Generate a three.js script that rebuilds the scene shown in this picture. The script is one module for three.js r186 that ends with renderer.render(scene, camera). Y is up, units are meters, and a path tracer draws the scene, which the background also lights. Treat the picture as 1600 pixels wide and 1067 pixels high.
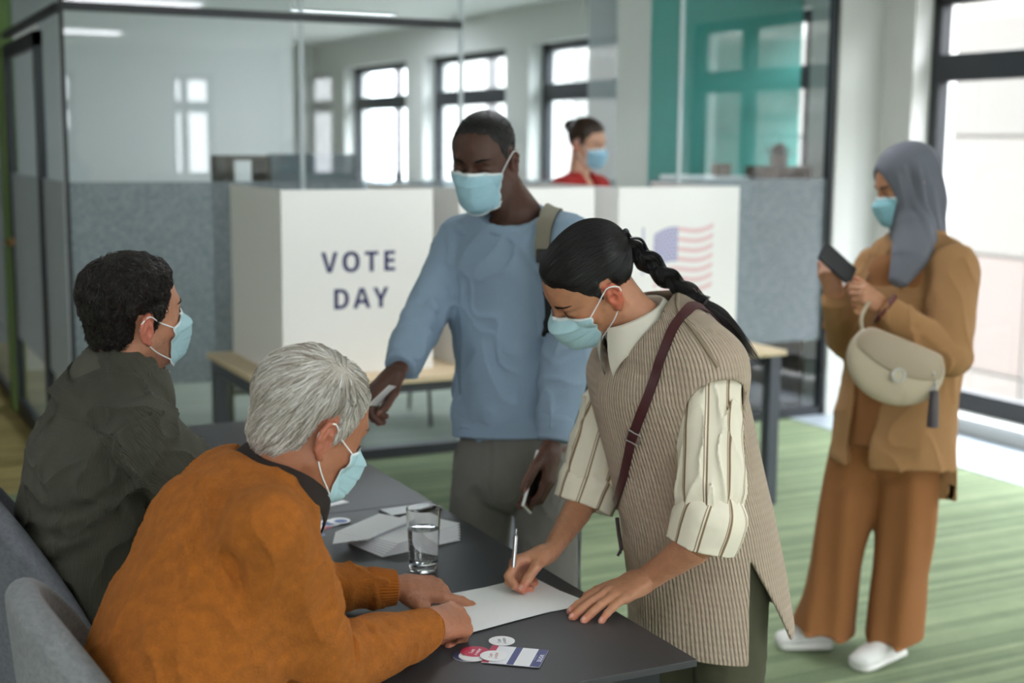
// A polling station in an open office: voters and officials at a black desk, voting booths behind. x runs along the glass partition, y is up, metres.
import * as THREE from 'three';
import { mergeGeometries } from 'three/addons/utils/BufferGeometryUtils.js';
import { RoundedBoxGeometry } from 'three/addons/geometries/RoundedBoxGeometry.js';
import { RectAreaLightUniformsLib } from 'three/addons/lights/RectAreaLightUniformsLib.js';

RectAreaLightUniformsLib.init();
const scene = new THREE.Scene();
const renderer = new THREE.WebGLRenderer({ antialias: true });
renderer.toneMapping = THREE.LinearToneMapping;
renderer.toneMappingExposure = 2.05;
renderer.shadowMap.enabled = true;

const camera = new THREE.PerspectiveCamera(27.87, 1600 / 1067, 0.1, 200);
camera.filmGauge = 36;
camera.position.set(0, 1.68, 0);
{
  const yaw = THREE.MathUtils.degToRad(26.45), pitch = THREE.MathUtils.degToRad(8.2);
  camera.lookAt(Math.sin(yaw) * Math.cos(pitch), 1.68 - Math.sin(pitch), -Math.cos(yaw) * Math.cos(pitch));
  camera.rotateZ(THREE.MathUtils.degToRad(0.49));
}
camera.focus = 2.55;
camera.userData.fStop = 2.7;

// overcast sky: brighter towards the zenith
{
  const W = 16, Hh = 64, data = new Float32Array(W * Hh * 4);
  for (let j = 0; j < Hh; j++) {
    const up = ((j + 0.5) / Hh - 0.5) * Math.PI, s = Math.max(0, Math.sin(up)), l = (1 + 2 * s) / 3;
    for (let i = 0; i < W; i++) data.set([0.95 * l, 1.0 * l, 1.05 * l, 1], (j * W + i) * 4);
  }
  const t = new THREE.DataTexture(data, W, Hh, THREE.RGBAFormat, THREE.FloatType);
  t.mapping = THREE.EquirectangularReflectionMapping;
  t.magFilter = THREE.LinearFilter;
  t.needsUpdate = true;
  scene.background = t;
  scene.backgroundIntensity = 12.5;
}

// ---------------------------------------------------------------- helpers
const rand = (() => { let s = 12345; return () => { s = (s + 0x6d2b79f5) | 0; let t = Math.imul(s ^ (s >>> 15), 1 | s); t = (t + Math.imul(t ^ (t >>> 7), 61 | t)) ^ t; return ((t ^ (t >>> 14)) >>> 0) / 4294967296; }; })();
const taken = new Map();
function numbered(name) { const n = taken.get(name) ?? 0; taken.set(name, n + 1); return n ? name + '_' + String(n).padStart(3, '0') : name; }
function tag(o, label, category, group, kind) {
  o.userData = { label, category };
  if (group) o.userData.group = group;
  if (kind) o.userData.kind = kind;
  return o;
}
function shadows(m) { m.castShadow = true; m.receiveShadow = true; return m; }
function thing(name, label, category, pos = [0, 0, 0], turn = 0, group) {
  const g = new THREE.Group(); g.name = numbered(name); g.position.set(...pos); g.rotation.y = turn; scene.add(g);
  return tag(g, label, category, group);
}
function part(name, geo, mat, parent) {
  const m = shadows(new THREE.Mesh(geo, mat)); m.name = name; parent.add(m); return m;
}
function single(name, geo, mat, label, category, group) {
  const m = shadows(new THREE.Mesh(geo, mat)); m.name = numbered(name); scene.add(m); return tag(m, label, category, group);
}
function struct(name, geo, mat, label) {
  const m = geo ? shadows(new THREE.Mesh(geo, mat)) : new THREE.Group(); m.name = numbered(name); scene.add(m);
  m.userData = { kind: 'structure', label, category: name.replace(/_.*/, '') }; return m;
}
// uv in metres by the main direction of each face
function metric(geo) {
  const g = geo.index ? geo.toNonIndexed() : geo, p = g.attributes.position, n = p.count, uv = new Float32Array(n * 2);
  for (let i = 0; i < n; i += 3) {
    const a = new THREE.Vector3().fromBufferAttribute(p, i), b = new THREE.Vector3().fromBufferAttribute(p, i + 1), c = new THREE.Vector3().fromBufferAttribute(p, i + 2);
    const q = b.clone().sub(a).cross(c.clone().sub(a)), x = Math.abs(q.x), y = Math.abs(q.y), z = Math.abs(q.z);
    for (let k = 0; k < 3; k++) {
      const v = [a, b, c][k];
      uv.set(x >= y && x >= z ? [v.z, v.y] : y >= z ? [v.x, v.z] : [v.x, v.y], (i + k) * 2);
    }
  }
  g.setAttribute('uv', new THREE.BufferAttribute(uv, 2));
  return g;
}
const box = (x0, x1, y0, y1, z0, z1) => new THREE.BoxGeometry(x1 - x0, y1 - y0, z1 - z0).translate((x0 + x1) / 2, (y0 + y1) / 2, (z0 + z1) / 2);
const rbox = (x0, x1, y0, y1, z0, z1, r = 0.003, s = 2) => new RoundedBoxGeometry(x1 - x0, y1 - y0, z1 - z0, s, r).translate((x0 + x1) / 2, (y0 + y1) / 2, (z0 + z1) / 2);
function join(list) {
  return mergeGeometries(list.map((g) => { const q = g.index ? g.toNonIndexed() : g.clone(); for (const k of Object.keys(q.attributes)) if (!['position', 'normal', 'uv'].includes(k)) q.deleteAttribute(k); return q; }));
}
function tube(pts, r, seg = 24, radial = 8, closed = false) {
  return new THREE.TubeGeometry(new THREE.CatmullRomCurve3(pts.map((p) => new THREE.Vector3(...p)), closed), seg, r, radial, closed);
}
// ---- tiling noise for textures
function lattice(seed) { const t = new Float32Array(4096); let s = seed * 7919 + 17; for (let i = 0; i < 4096; i++) { s = (Math.imul(s, 1664525) + 1013904223) >>> 0; t[i] = s / 4294967296; } return t; }
const lat = lattice(3);
function vnoise(x, y, px, py) {
  const xi = Math.floor(x), yi = Math.floor(y), fx = x - xi, fy = y - yi, u = fx * fx * (3 - 2 * fx), v = fy * fy * (3 - 2 * fy);
  const h = (i, j) => lat[((((i % px) + px) % px) * 131 + (((j % py) + py) % py) * 717) & 4095];
  return (h(xi, yi) * (1 - u) + h(xi + 1, yi) * u) * (1 - v) + (h(xi, yi + 1) * (1 - u) + h(xi + 1, yi + 1) * u) * v;
}
function texture(w, h, f, { srgb = false, rep = [1, 1] } = {}) {
  const d = new Uint8Array(w * h * 4);
  for (let j = 0; j < h; j++) for (let i = 0; i < w; i++) {
    const c = f(i / w, j / h, i, j), o = (j * w + i) * 4;
    if (typeof c === 'number') d[o] = d[o + 1] = d[o + 2] = Math.max(0, Math.min(255, c * 255)); else for (let k = 0; k < 3; k++) d[o + k] = Math.max(0, Math.min(255, c[k] * 255));
    d[o + 3] = 255;
  }
  const t = new THREE.DataTexture(d, w, h);
  t.wrapS = t.wrapT = THREE.RepeatWrapping; t.magFilter = THREE.LinearFilter; t.minFilter = THREE.LinearMipmapLinearFilter;
  if (srgb) t.colorSpace = THREE.SRGBColorSpace;
  t.repeat.set(...rep); t.needsUpdate = true;
  return t;
}
const fbm = (u, v, f, o = 3) => { let s = 0, a = 0.5, n = 0; for (let k = 0; k < o; k++) { s += a * vnoise(u * f, v * f, f, f); n += a; a *= 0.5; f *= 2; } return s / n; };
function print(w, h, draw) {
  const c = document.createElement('canvas'); c.width = w; c.height = h; draw(c.getContext('2d'), w, h);
  const t = new THREE.CanvasTexture(c); t.colorSpace = THREE.SRGBColorSpace; t.magFilter = THREE.LinearFilter; return t;
}
const std = (color, roughness = 0.6, more = {}) => new THREE.MeshPhysicalMaterial({ color, roughness, ...more });

// ---- vectors as arrays
const add = (a, b, s = 1) => [a[0] + b[0] * s, a[1] + b[1] * s, a[2] + b[2] * s];
const sub = (a, b) => [a[0] - b[0], a[1] - b[1], a[2] - b[2]];
const dot = (a, b) => a[0] * b[0] + a[1] * b[1] + a[2] * b[2];
const cross = (a, b) => [a[1] * b[2] - a[2] * b[1], a[2] * b[0] - a[0] * b[2], a[0] * b[1] - a[1] * b[0]];
const norm = (a) => { const l = Math.hypot(...a) || 1; return [a[0] / l, a[1] / l, a[2] / l]; };
const mix = (a, b, t) => [a[0] + (b[0] - a[0]) * t, a[1] + (b[1] - a[1]) * t, a[2] + (b[2] - a[2]) * t];
const clamp = (x, a = 0, b = 1) => (x < a ? a : x > b ? b : x);
const smooth = (a, b, x) => { const t = clamp((x - a) / (b - a)); return t * t * (3 - 2 * t); };

// ---- smooth 3-D noise, -1 to 1
function noise3(x, y, z) {
  const xi = Math.floor(x), yi = Math.floor(y), zi = Math.floor(z), fx = x - xi, fy = y - yi, fz = z - zi;
  const u = fx * fx * (3 - 2 * fx), v = fy * fy * (3 - 2 * fy), w = fz * fz * (3 - 2 * fz), o = xi * 131 + yi * 717 + zi * 1597;
  const a = lat[o & 4095], b = lat[(o + 131) & 4095], c = lat[(o + 717) & 4095], d = lat[(o + 848) & 4095], e = lat[(o + 1597) & 4095], f = lat[(o + 1728) & 4095], g = lat[(o + 2314) & 4095], h = lat[(o + 2445) & 4095];
  const p = a + (b - a) * u, q = c + (d - c) * u, r = e + (f - e) * u, t = g + (h - g) * u, m = p + (q - p) * v, n = r + (t - r) * v;
  return 2 * (m + (n - m) * w) - 1;
}

// ---------------------------------------------------------------- distance fields: limbs and clothes are joined smoothly, then meshed
const len3 = (x, y, z) => Math.sqrt(x * x + y * y + z * z);
const smin = (a, b, k) => { const h = k - Math.abs(a - b); return h > 0 ? Math.min(a, b) - (h * h) / (4 * k) : a < b ? a : b; };
function capsule(a, b, ra, rb = ra) {
  const d = sub(b, a), L = dot(d, d) || 1e-9;
  return (x, y, z) => {
    const px = x - a[0], py = y - a[1], pz = z - a[2], t = clamp((px * d[0] + py * d[1] + pz * d[2]) / L);
    return len3(px - t * d[0], py - t * d[1], pz - t * d[2]) - (ra + (rb - ra) * t);
  };
}
function ellipsoid(c, r, f = null) {   // f: three axes
  const least = -Math.min(r[0], r[1], r[2]), [rx, ry, rz] = r;
  return (x, y, z) => {
    let a = x - c[0], b = y - c[1], e = z - c[2];
    if (f) { const g = a * f[0][0] + b * f[0][1] + e * f[0][2], h = a * f[1][0] + b * f[1][1] + e * f[1][2]; e = a * f[2][0] + b * f[2][1] + e * f[2][2]; a = g; b = h; }
    const k0 = len3(a / rx, b / ry, e / rz), k1 = len3(a / (rx * rx), b / (ry * ry), e / (rz * rz));
    return k1 < 1e-6 ? least : (k0 * (k0 - 1)) / k1;
  };
}
// a tube of oval sections along a chain of points: [point, half width along side, half width across, side]
function oval(st, { side = [0, 0, 1], end = 0 } = {}) {
  const S = [];
  let run = 0;
  for (let i = 0; i + 1 < st.length; i++) {
    const A = st[i][0], d = sub(st[i + 1][0], A), L = Math.hypot(...d);
    S.push({ A, d, L, u: norm(d), a0: st[i][1], a1: st[i + 1][1], b0: st[i][2] ?? st[i][1], b1: st[i + 1][2] ?? st[i + 1][1], s0: st[i][3] ?? side, s1: st[i + 1][3] ?? side, run, m: mix(A, st[i + 1][0], 0.5), R: L / 2 + Math.max(st[i][1], st[i][2] ?? 0, st[i + 1][1], st[i + 1][2] ?? 0) });
    run += L;
  }
  S[S.length - 1].last = true;
  const one = (g, x, y, z, out) => {
    const px = x - g.A[0], py = y - g.A[1], pz = z - g.A[2], t = clamp((px * g.d[0] + py * g.d[1] + pz * g.d[2]) / (g.L * g.L));
    const qx = px - t * g.d[0], qy = py - t * g.d[1], qz = pz - t * g.d[2], u = g.u;
    let sx = g.s0[0] + (g.s1[0] - g.s0[0]) * t, sy = g.s0[1] + (g.s1[1] - g.s0[1]) * t, sz = g.s0[2] + (g.s1[2] - g.s0[2]) * t;
    const al = sx * u[0] + sy * u[1] + sz * u[2]; sx -= al * u[0]; sy -= al * u[1]; sz -= al * u[2];
    const sl = len3(sx, sy, sz) || 1; sx /= sl; sy /= sl; sz /= sl;
    const fx = u[1] * sz - u[2] * sy, fy = u[2] * sx - u[0] * sz, fz = u[0] * sy - u[1] * sx;
    const a = g.a0 + (g.a1 - g.a0) * t, b = g.b0 + (g.b1 - g.b0) * t, c = end && t === 1 && g.last ? end : Math.min(a, b);
    const qs = qx * sx + qy * sy + qz * sz, qf = qx * fx + qy * fy + qz * fz, qa = qx * u[0] + qy * u[1] + qz * u[2];
    const k0 = len3(qs / a, qf / b, qa / c), k1 = len3(qs / (a * a), qf / (b * b), qa / (c * c));
    if (out) { out.ang = Math.atan2(qf / b, qs / a); out.len = g.run + t * g.L; out.r = (a + b) / 2; }
    return k1 < 1e-6 ? -Math.min(a, b) : (k0 * (k0 - 1)) / k1;
  };
  const f = (x, y, z) => { let m = 1e9; for (const g of S) { if (m < 1e8 && len3(x - g.m[0], y - g.m[1], z - g.m[2]) - g.R > m) continue; const d = one(g, x, y, z); if (d < m) m = d; } return m; };
  f.uv = (x, y, z) => { let m = 1e9, best = S[0]; for (const g of S) { const d = one(g, x, y, z); if (d < m) { m = d; best = g; } } const o = {}; one(best, x, y, z, o); return o; };
  return f;
}
class Field {
  constructor() { this.items = []; this.lo = [99, 99, 99]; this.hi = [-99, -99, -99]; this.bend = null; }
  grow(p, r) { for (let k = 0; k < 3; k++) { this.lo[k] = Math.min(this.lo[k], p[k] - r); this.hi[k] = Math.max(this.hi[k], p[k] + r); } }
  put(f, k = 0.02, c = null, r = 0) { this.items.push({ f, k, op: 0, c, r }); return this; }
  cap(a, b, ra, rb = ra, k = 0.02) { this.grow(a, ra); this.grow(b, rb); const c = mix(a, b, 0.5); return this.put(capsule(a, b, ra, rb), k, c, Math.hypot(...sub(a, c)) + Math.max(ra, rb)); }
  ball(c, r, k = 0.02) { return this.ell(c, [r, r, r], null, k); }
  ell(c, r, f, k = 0.02) { this.grow(c, Math.max(...r)); return this.put(ellipsoid(c, r, f), k, c, Math.max(...r)); }
  chain(pts, rs, k = 0.02) { for (let i = 0; i + 1 < pts.length; i++) this.cap(pts[i], pts[i + 1], rs[i], rs[i + 1], k); return this; }
  oval(st, o = {}, k = 0.02) { for (const s of st) this.grow(s[0], Math.max(s[1], s[2] ?? 0)); const f = oval(st, o); let c = [0, 0, 0]; for (const s of st) c = add(c, s[0], 1 / st.length); let r = 0; for (const s of st) r = Math.max(r, Math.hypot(...sub(s[0], c)) + Math.max(s[1], s[2] ?? 0)); this.put(f, k, c, r); return f; }
  carve(f, k = 0.01) { this.items.push({ f, k, op: 1 }); return this; }
  trim(f, k = 0.004) { this.items.push({ f, k, op: 2 }); return this; }
  at(x, y, z) {
    let d = 1e3;
    const L = this.items;
    for (let i = 0; i < L.length; i++) {
      const q = L[i], k = q.k;
      if (q.c && d < 900) { const b = len3(x - q.c[0], y - q.c[1], z - q.c[2]) - q.r; if (b > d + k) continue; }
      const e = q.f(x, y, z);
      d = q.op === 0 ? smin(d, e, k) : q.op === 1 ? -smin(-d, e, k) : -smin(-d, -e, k);
    }
    return this.bend ? d + this.bend(x, y, z, d) : d;
  }
}
// a groove (positive depth) or a ridge (negative) along a chain of points
function crease(pts, width, depth) {
  const segs = []; for (let i = 0; i + 1 < pts.length; i++) segs.push(capsule(pts[i], pts[i + 1], 0));
  const w2 = 1 / (width * width);
  return (x, y, z) => { let m = 9; for (const s of segs) { const d = s(x, y, z); if (d < m) m = d; } return m > width * 3 ? 0 : depth * Math.exp(-m * m * w2); };
}
// meshes a field with cells of size h: one vertex in each cell that the surface crosses, moved onto the surface
function meshed(F, h, { uv = null, color = null, soft = 0.6 } = {}) {
  const pad = h * 3, lo = F.lo.map((v) => v - pad), n = F.hi.map((v, k) => Math.ceil((v + pad - lo[k]) / h) + 1), [nx, ny, nz] = n;
  const val = new Float32Array(nx * ny * nz), live = new Uint8Array(nx * ny * nz), B = 4, at = (i, j, k) => (k * ny + j) * nx + i;
  for (let bk = 0; bk < nz; bk += B) for (let bj = 0; bj < ny; bj += B) for (let bi = 0; bi < nx; bi += B) {
    const d = F.at(lo[0] + (bi + B / 2) * h, lo[1] + (bj + B / 2) * h, lo[2] + (bk + B / 2) * h), far = Math.abs(d) > B * h * 1.5 + 0.012;
    for (let k = bk; k < Math.min(nz, bk + B); k++) for (let j = bj; j < Math.min(ny, bj + B); j++) for (let i = bi; i < Math.min(nx, bi + B); i++) {
      const o = at(i, j, k); if (far) val[o] = d; else { val[o] = F.at(lo[0] + i * h, lo[1] + j * h, lo[2] + k * h); live[o] = 1; }
    }
  }
  const cell = new Int32Array(nx * ny * nz).fill(-1), pos = [];
  const C = [0, 1, nx, nx + 1, nx * ny, nx * ny + 1, nx * ny + nx, nx * ny + nx + 1];
  const E = [[0, 1], [2, 3], [4, 5], [6, 7], [0, 2], [1, 3], [4, 6], [5, 7], [0, 4], [1, 5], [2, 6], [3, 7]];
  for (let k = 0; k < nz - 1; k++) for (let j = 0; j < ny - 1; j++) for (let i = 0; i < nx - 1; i++) {
    const o = at(i, j, k); if (!live[o] && !live[o + C[7]]) continue;
    let neg = 0; for (let c = 0; c < 8; c++) if (val[o + C[c]] < 0) neg++;
    if (neg === 0 || neg === 8) continue;
    let x = 0, y = 0, z = 0, m = 0;
    for (const [a, b] of E) {
      const va = val[o + C[a]], vb = val[o + C[b]]; if (va < 0 === vb < 0) continue;
      const t = va / (va - vb);
      x += (a & 1) + ((b & 1) - (a & 1)) * t; y += ((a >> 1) & 1) + (((b >> 1) & 1) - ((a >> 1) & 1)) * t; z += (a >> 2) + ((b >> 2) - (a >> 2)) * t; m++;
    }
    cell[o] = pos.length / 3; pos.push(lo[0] + (i + x / m) * h, lo[1] + (j + y / m) * h, lo[2] + (k + z / m) * h);
  }
  const idx = [], quad = (a, b, c, d, flip) => { if (a < 0 || b < 0 || c < 0 || d < 0) return; if (flip) idx.push(a, c, b, a, d, c); else idx.push(a, b, c, a, c, d); };
  const sx = 1, sy = nx, sz = nx * ny;
  for (let k = 1; k < nz - 1; k++) for (let j = 1; j < ny - 1; j++) for (let i = 1; i < nx - 1; i++) {
    const o = at(i, j, k); if (!live[o]) continue;
    const v = val[o] < 0;
    if (v !== val[o + sx] < 0) quad(cell[o - sy - sz], cell[o - sz], cell[o], cell[o - sy], !v);
    if (v !== val[o + sy] < 0) quad(cell[o - sx - sz], cell[o - sx], cell[o], cell[o - sz], !v);
    if (v !== val[o + sz] < 0) quad(cell[o - sx - sy], cell[o - sy], cell[o], cell[o - sx], !v);
  }
  const nv = pos.length / 3, nor = new Float32Array(nv * 3), P = new Float32Array(pos), e = h * soft;
  for (let v = 0; v < nv; v++) {
    let x = P[v * 3], y = P[v * 3 + 1], z = P[v * 3 + 2], gx, gy, gz;
    for (let it = 0; it < 2; it++) {
      gx = F.at(x + e, y, z) - F.at(x - e, y, z); gy = F.at(x, y + e, z) - F.at(x, y - e, z); gz = F.at(x, y, z + e) - F.at(x, y, z - e);
      if (it === 1) break;
      const d = F.at(x, y, z), g2 = (gx * gx + gy * gy + gz * gz) / (4 * e * e) || 1, s = clamp(d / g2, -h * 0.7, h * 0.7) / (2 * e);
      x -= gx * s; y -= gy * s; z -= gz * s;
    }
    const l = Math.hypot(gx, gy, gz) || 1;
    P[v * 3] = x; P[v * 3 + 1] = y; P[v * 3 + 2] = z; nor[v * 3] = gx / l; nor[v * 3 + 1] = gy / l; nor[v * 3 + 2] = gz / l;
  }
  return dressed(P, nor, idx, uv, color);
}
// positions, normals and triangles -> geometry with uv; uv(p, n) may wrap round: it returns [u, v, period of u]; without it, box projection in metres
function dressed(P, N, idx, uv, color) {
  const nv = P.length / 3, slots = new Int32Array(nv * 4).fill(-1), p = [], nn = [], t = [], out = new Uint32Array(idx.length);
  let made = 0;
  const vert = (v, key, u, w) => { const q = v * 4 + key; let o = slots[q]; if (o < 0) { o = slots[q] = made++; p.push(P[v * 3], P[v * 3 + 1], P[v * 3 + 2]); nn.push(N[v * 3], N[v * 3 + 1], N[v * 3 + 2]); t.push(u, w); } return o; };
  let U = null, per = 0;
  if (uv) { U = new Float32Array(nv * 2); for (let v = 0; v < nv; v++) { const q = uv([P[v * 3], P[v * 3 + 1], P[v * 3 + 2]], [N[v * 3], N[v * 3 + 1], N[v * 3 + 2]]); U[v * 2] = q[0]; U[v * 2 + 1] = q[1]; per = q[2] ?? 0; } }
  for (let i = 0; i < idx.length; i += 3) {
    const a = idx[i], b = idx[i + 1], c = idx[i + 2];
    if (uv) {
      const m = Math.max(U[a * 2], U[b * 2], U[c * 2]);
      for (let k = 0; k < 3; k++) { const v = idx[i + k], l = per && m - U[v * 2] > per / 2 ? 1 : 0; out[i + k] = vert(v, l, U[v * 2] + l * per, U[v * 2 + 1]); }
    } else {
      const x = Math.abs(N[a * 3] + N[b * 3] + N[c * 3]), y = Math.abs(N[a * 3 + 1] + N[b * 3 + 1] + N[c * 3 + 1]), z = Math.abs(N[a * 3 + 2] + N[b * 3 + 2] + N[c * 3 + 2]), ax = x >= y && x >= z ? 0 : y >= z ? 1 : 2;
      for (let k = 0; k < 3; k++) { const v = idx[i + k]; out[i + k] = vert(v, ax, ax === 0 ? P[v * 3 + 2] : P[v * 3], ax === 1 ? P[v * 3 + 2] : P[v * 3 + 1]); }
    }
  }
  const g = new THREE.BufferGeometry();
  g.setAttribute('position', new THREE.Float32BufferAttribute(p, 3)); g.setAttribute('normal', new THREE.Float32BufferAttribute(nn, 3)); g.setAttribute('uv', new THREE.Float32BufferAttribute(t, 2));
  if (color) { const c = new Float32Array(made * 3); for (let i = 0; i < made; i++) c.set(color([p[i * 3], p[i * 3 + 1], p[i * 3 + 2]], [nn[i * 3], nn[i * 3 + 1], nn[i * 3 + 2]]), i * 3); g.setAttribute('color', new THREE.BufferAttribute(c, 3)); }
  g.setIndex(new THREE.BufferAttribute(out, 1));
  return g;
}
// thin tapered strands along chains of points
function strands(list, r, color = null, sides = 3) {
  const p = [], n = [], uv = [], idx = [], col = [];
  for (const pts of list) {
    const base = p.length / 3, m = pts.length, c = color ? color(pts) : null;
    for (let i = 0; i < m; i++) {
      const a = pts[Math.max(0, i - 1)], b = pts[Math.min(m - 1, i + 1)], d = norm(sub(b, a));
      const s = norm(cross(d, Math.abs(d[1]) < 0.9 ? [0, 1, 0] : [1, 0, 0])), t = cross(d, s), rr = (pts.r ?? r) * (1 - 0.75 * Math.pow(i / (m - 1), 2));
      for (let k = 0; k < sides; k++) { const w = (k / sides) * 2 * Math.PI, v = add(s.map((q) => q * Math.cos(w)), t, Math.sin(w)); p.push(...add(pts[i], v, rr)); n.push(...v); uv.push(k / sides, i / m); if (c) col.push(...c); }
    }
    for (let i = 0; i + 1 < m; i++) for (let k = 0; k < sides; k++) { const a = base + i * sides + k, b = base + i * sides + ((k + 1) % sides); idx.push(a, b, a + sides, b, b + sides, a + sides); }
  }
  const g = new THREE.BufferGeometry();
  g.setAttribute('position', new THREE.Float32BufferAttribute(p, 3)); g.setAttribute('normal', new THREE.Float32BufferAttribute(n, 3)); g.setAttribute('uv', new THREE.Float32BufferAttribute(uv, 2));
  if (color) g.setAttribute('color', new THREE.Float32BufferAttribute(col, 3));
  g.setIndex(idx);
  return g;
}
// a sheet given by a grid of points, thickened along its normals
function sheet(nu, nv, f, thick, color = null) {
  const P = []; for (let j = 0; j <= nv; j++) for (let i = 0; i <= nu; i++) P.push(f(i / nu, j / nv));
  const at = (i, j) => P[clamp(j, 0, nv) * (nu + 1) + clamp(i, 0, nu)];
  const pos = [], nor = [], uv = [], idx = [], col = [];
  for (const s of [0.5, -0.5]) for (let j = 0; j <= nv; j++) for (let i = 0; i <= nu; i++) {
    const n = norm(cross(sub(at(i + 1, j), at(i - 1, j)), sub(at(i, j + 1), at(i, j - 1))));
    pos.push(...add(at(i, j), n, thick * s)); nor.push(...n.map((q) => q * Math.sign(s))); uv.push(i / nu, j / nv); if (color) col.push(...color(i / nu, j / nv, s > 0));
  }
  const W = nu + 1, K = W * (nv + 1);
  for (let j = 0; j < nv; j++) for (let i = 0; i < nu; i++) { const a = j * W + i; idx.push(a, a + 1, a + W, a + 1, a + W + 1, a + W, K + a, K + a + W, K + a + 1, K + a + 1, K + a + W, K + a + W + 1); }
  const rim = (a, b) => idx.push(a, K + a, b, b, K + a, K + b);
  for (let i = 0; i < nu; i++) { rim(i + 1, i); rim(nv * W + i, nv * W + i + 1); }
  for (let j = 0; j < nv; j++) { rim(j * W, (j + 1) * W); rim((j + 1) * W + nu, j * W + nu); }
  const g = new THREE.BufferGeometry();
  g.setAttribute('position', new THREE.Float32BufferAttribute(pos, 3)); g.setAttribute('normal', new THREE.Float32BufferAttribute(nor, 3)); g.setAttribute('uv', new THREE.Float32BufferAttribute(uv, 2));
  if (color) g.setAttribute('color', new THREE.Float32BufferAttribute(col, 3));
  g.setIndex(idx);
  return g;
}

// ---------------------------------------------------------------- materials of the place
const grain = texture(256, 256, (u, v) => 0.35 + 0.65 * fbm(u, v, 24, 3));
const speck = texture(256, 256, (u, v, i, j) => 0.5 * lat[(i * 37 + j * 911) & 4095] + 0.5 * fbm(u, v, 64, 2));
const M = {
  paint: std('#d9d8d4', 0.8, { bumpMap: grain, bumpScale: 0.0004 }),
  ceiling: std('#e6e6e4', 0.9),
  dark: std('#23262b', 0.45),
  black: std('#1b1c1e', 0.5),
  glass: new THREE.MeshPhysicalMaterial({ color: '#ffffff', roughness: 0, transmission: 1, thickness: 0, ior: 1.5, side: THREE.DoubleSide }),
  greenGlass: new THREE.MeshPhysicalMaterial({ color: '#e9f4f7', roughness: 0, transmission: 1, thickness: 0, ior: 1.8, side: THREE.DoubleSide }),
  edge: std('#c3cfd2', 0.25),
  teal: std('#4a9d92', 0.7),
  steel: std('#b9babd', 0.3, { metalness: 1 }),
  brass: std('#d9a066', 0.3, { metalness: 1 }),
  stone: std('#a3adb6', 0.35),
  wood: null, white: std('#e9e8e5', 0.75), grey: std('#9a9ca0', 0.85),
};
const stripe = (() => { const a = []; let y = 0; while (y < 512) { const w = 3 + Math.floor(rand() * 16), c = rand(); for (let k = 0; k < w && y < 512; k++) a[y++] = c; } return a; })();
const carpetMap = (lo, hi) => texture(512, 512, (u, v, i, j) => {
  const s = stripe[j], p = 0.55 * s + 0.3 * lat[(i * 53 + j * 1217) & 4095] + 0.25 * fbm(u, v, 16, 3), t = clamp(p, 0, 1);
  return mix(lo, hi, t);
}, { srgb: true, rep: [0.8, 0.8] });
const carpetBump = texture(512, 512, (u, v, i, j) => 0.5 * stripe[j] + 0.5 * lat[(i * 53 + j * 1217) & 4095], { rep: [0.8, 0.8] });
M.carpet = std('#ffffff', 0.95, { map: carpetMap([0.36, 0.42, 0.31], [0.56, 0.615, 0.475]), bumpMap: carpetBump, bumpScale: 0.003 });
M.carpetYellow = std('#ffffff', 0.95, { map: carpetMap([0.46, 0.40, 0.22], [0.72, 0.64, 0.40]), bumpMap: carpetBump, bumpScale: 0.003 });
M.carpetGrey = std('#ffffff', 0.95, { map: carpetMap([0.42, 0.44, 0.4], [0.56, 0.57, 0.53]), bumpMap: carpetBump, bumpScale: 0.003 });
const woodMap = texture(512, 256, (u, v) => { const r = 0.5 + 0.5 * Math.sin((v * 14 + 1.6 * fbm(u, v, 4, 3)) * 6.283), f = fbm(u, v, 96, 2); return mix([0.78, 0.69, 0.55], [0.87, 0.80, 0.67], 0.6 * r + 0.4 * f); }, { srgb: true, rep: [0.8, 1.6] });
M.wood = std('#ffffff', 0.5, { map: woodMap });
const darkWoodMap = texture(256, 256, (u, v) => mix([0.24, 0.19, 0.13], [0.4, 0.33, 0.24], fbm(u * 0.25, v, 32, 3)), { srgb: true });
M.darkWood = std('#ffffff', 0.6, { map: darkWoodMap });
const frostMap = texture(512, 512, (u, v) => { const a = fbm(u, v, 64, 3), b = vnoise(u * 48 + 3 * a, v * 48, 48, 48); return mix([0.56, 0.60, 0.62], [0.68, 0.71, 0.73], smooth(0.3, 0.7, 0.5 * a + 0.5 * b)); }, { srgb: true, rep: [2.2, 2.2] });
M.frost = new THREE.MeshPhysicalMaterial({ color: '#ffffff', map: frostMap, roughness: 0.62, transmission: 0.62, thickness: 0, ior: 1.5, side: THREE.DoubleSide });

// ---------------------------------------------------------------- the shell of the room
const ROOM = { x0: -4, x1: 5.95, z0: -18, z1: 6, top: 2.95, glassZ: -6.79, sideX: 1.03 };
struct('floor', metric(box(ROOM.x0, 5.3, -0.3, 0, ROOM.glassZ, ROOM.z1)), M.carpet, 'green striped office carpet');
struct('floor_corridor', metric(box(ROOM.x0, ROOM.sideX, -0.3, 0, ROOM.z0, ROOM.glassZ)), M.carpetYellow, 'yellow striped carpet beyond the glass door');
struct('floor_back', metric(box(ROOM.sideX, ROOM.x1, -0.3, 0, ROOM.z0, ROOM.glassZ)), M.carpetGrey, 'grey floor of the office behind the partition');
struct('floor_strip', metric(box(5.3, ROOM.x1, -0.3, 0.004, ROOM.glassZ, ROOM.z1)), M.stone, 'pale stone strip along the windows');
struct('ceiling', box(ROOM.x0 - 0.3, ROOM.x1 + 0.35, ROOM.top, ROOM.top + 0.25, ROOM.z0 - 0.3, ROOM.z1 + 0.35), M.ceiling, 'white ceiling');
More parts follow.
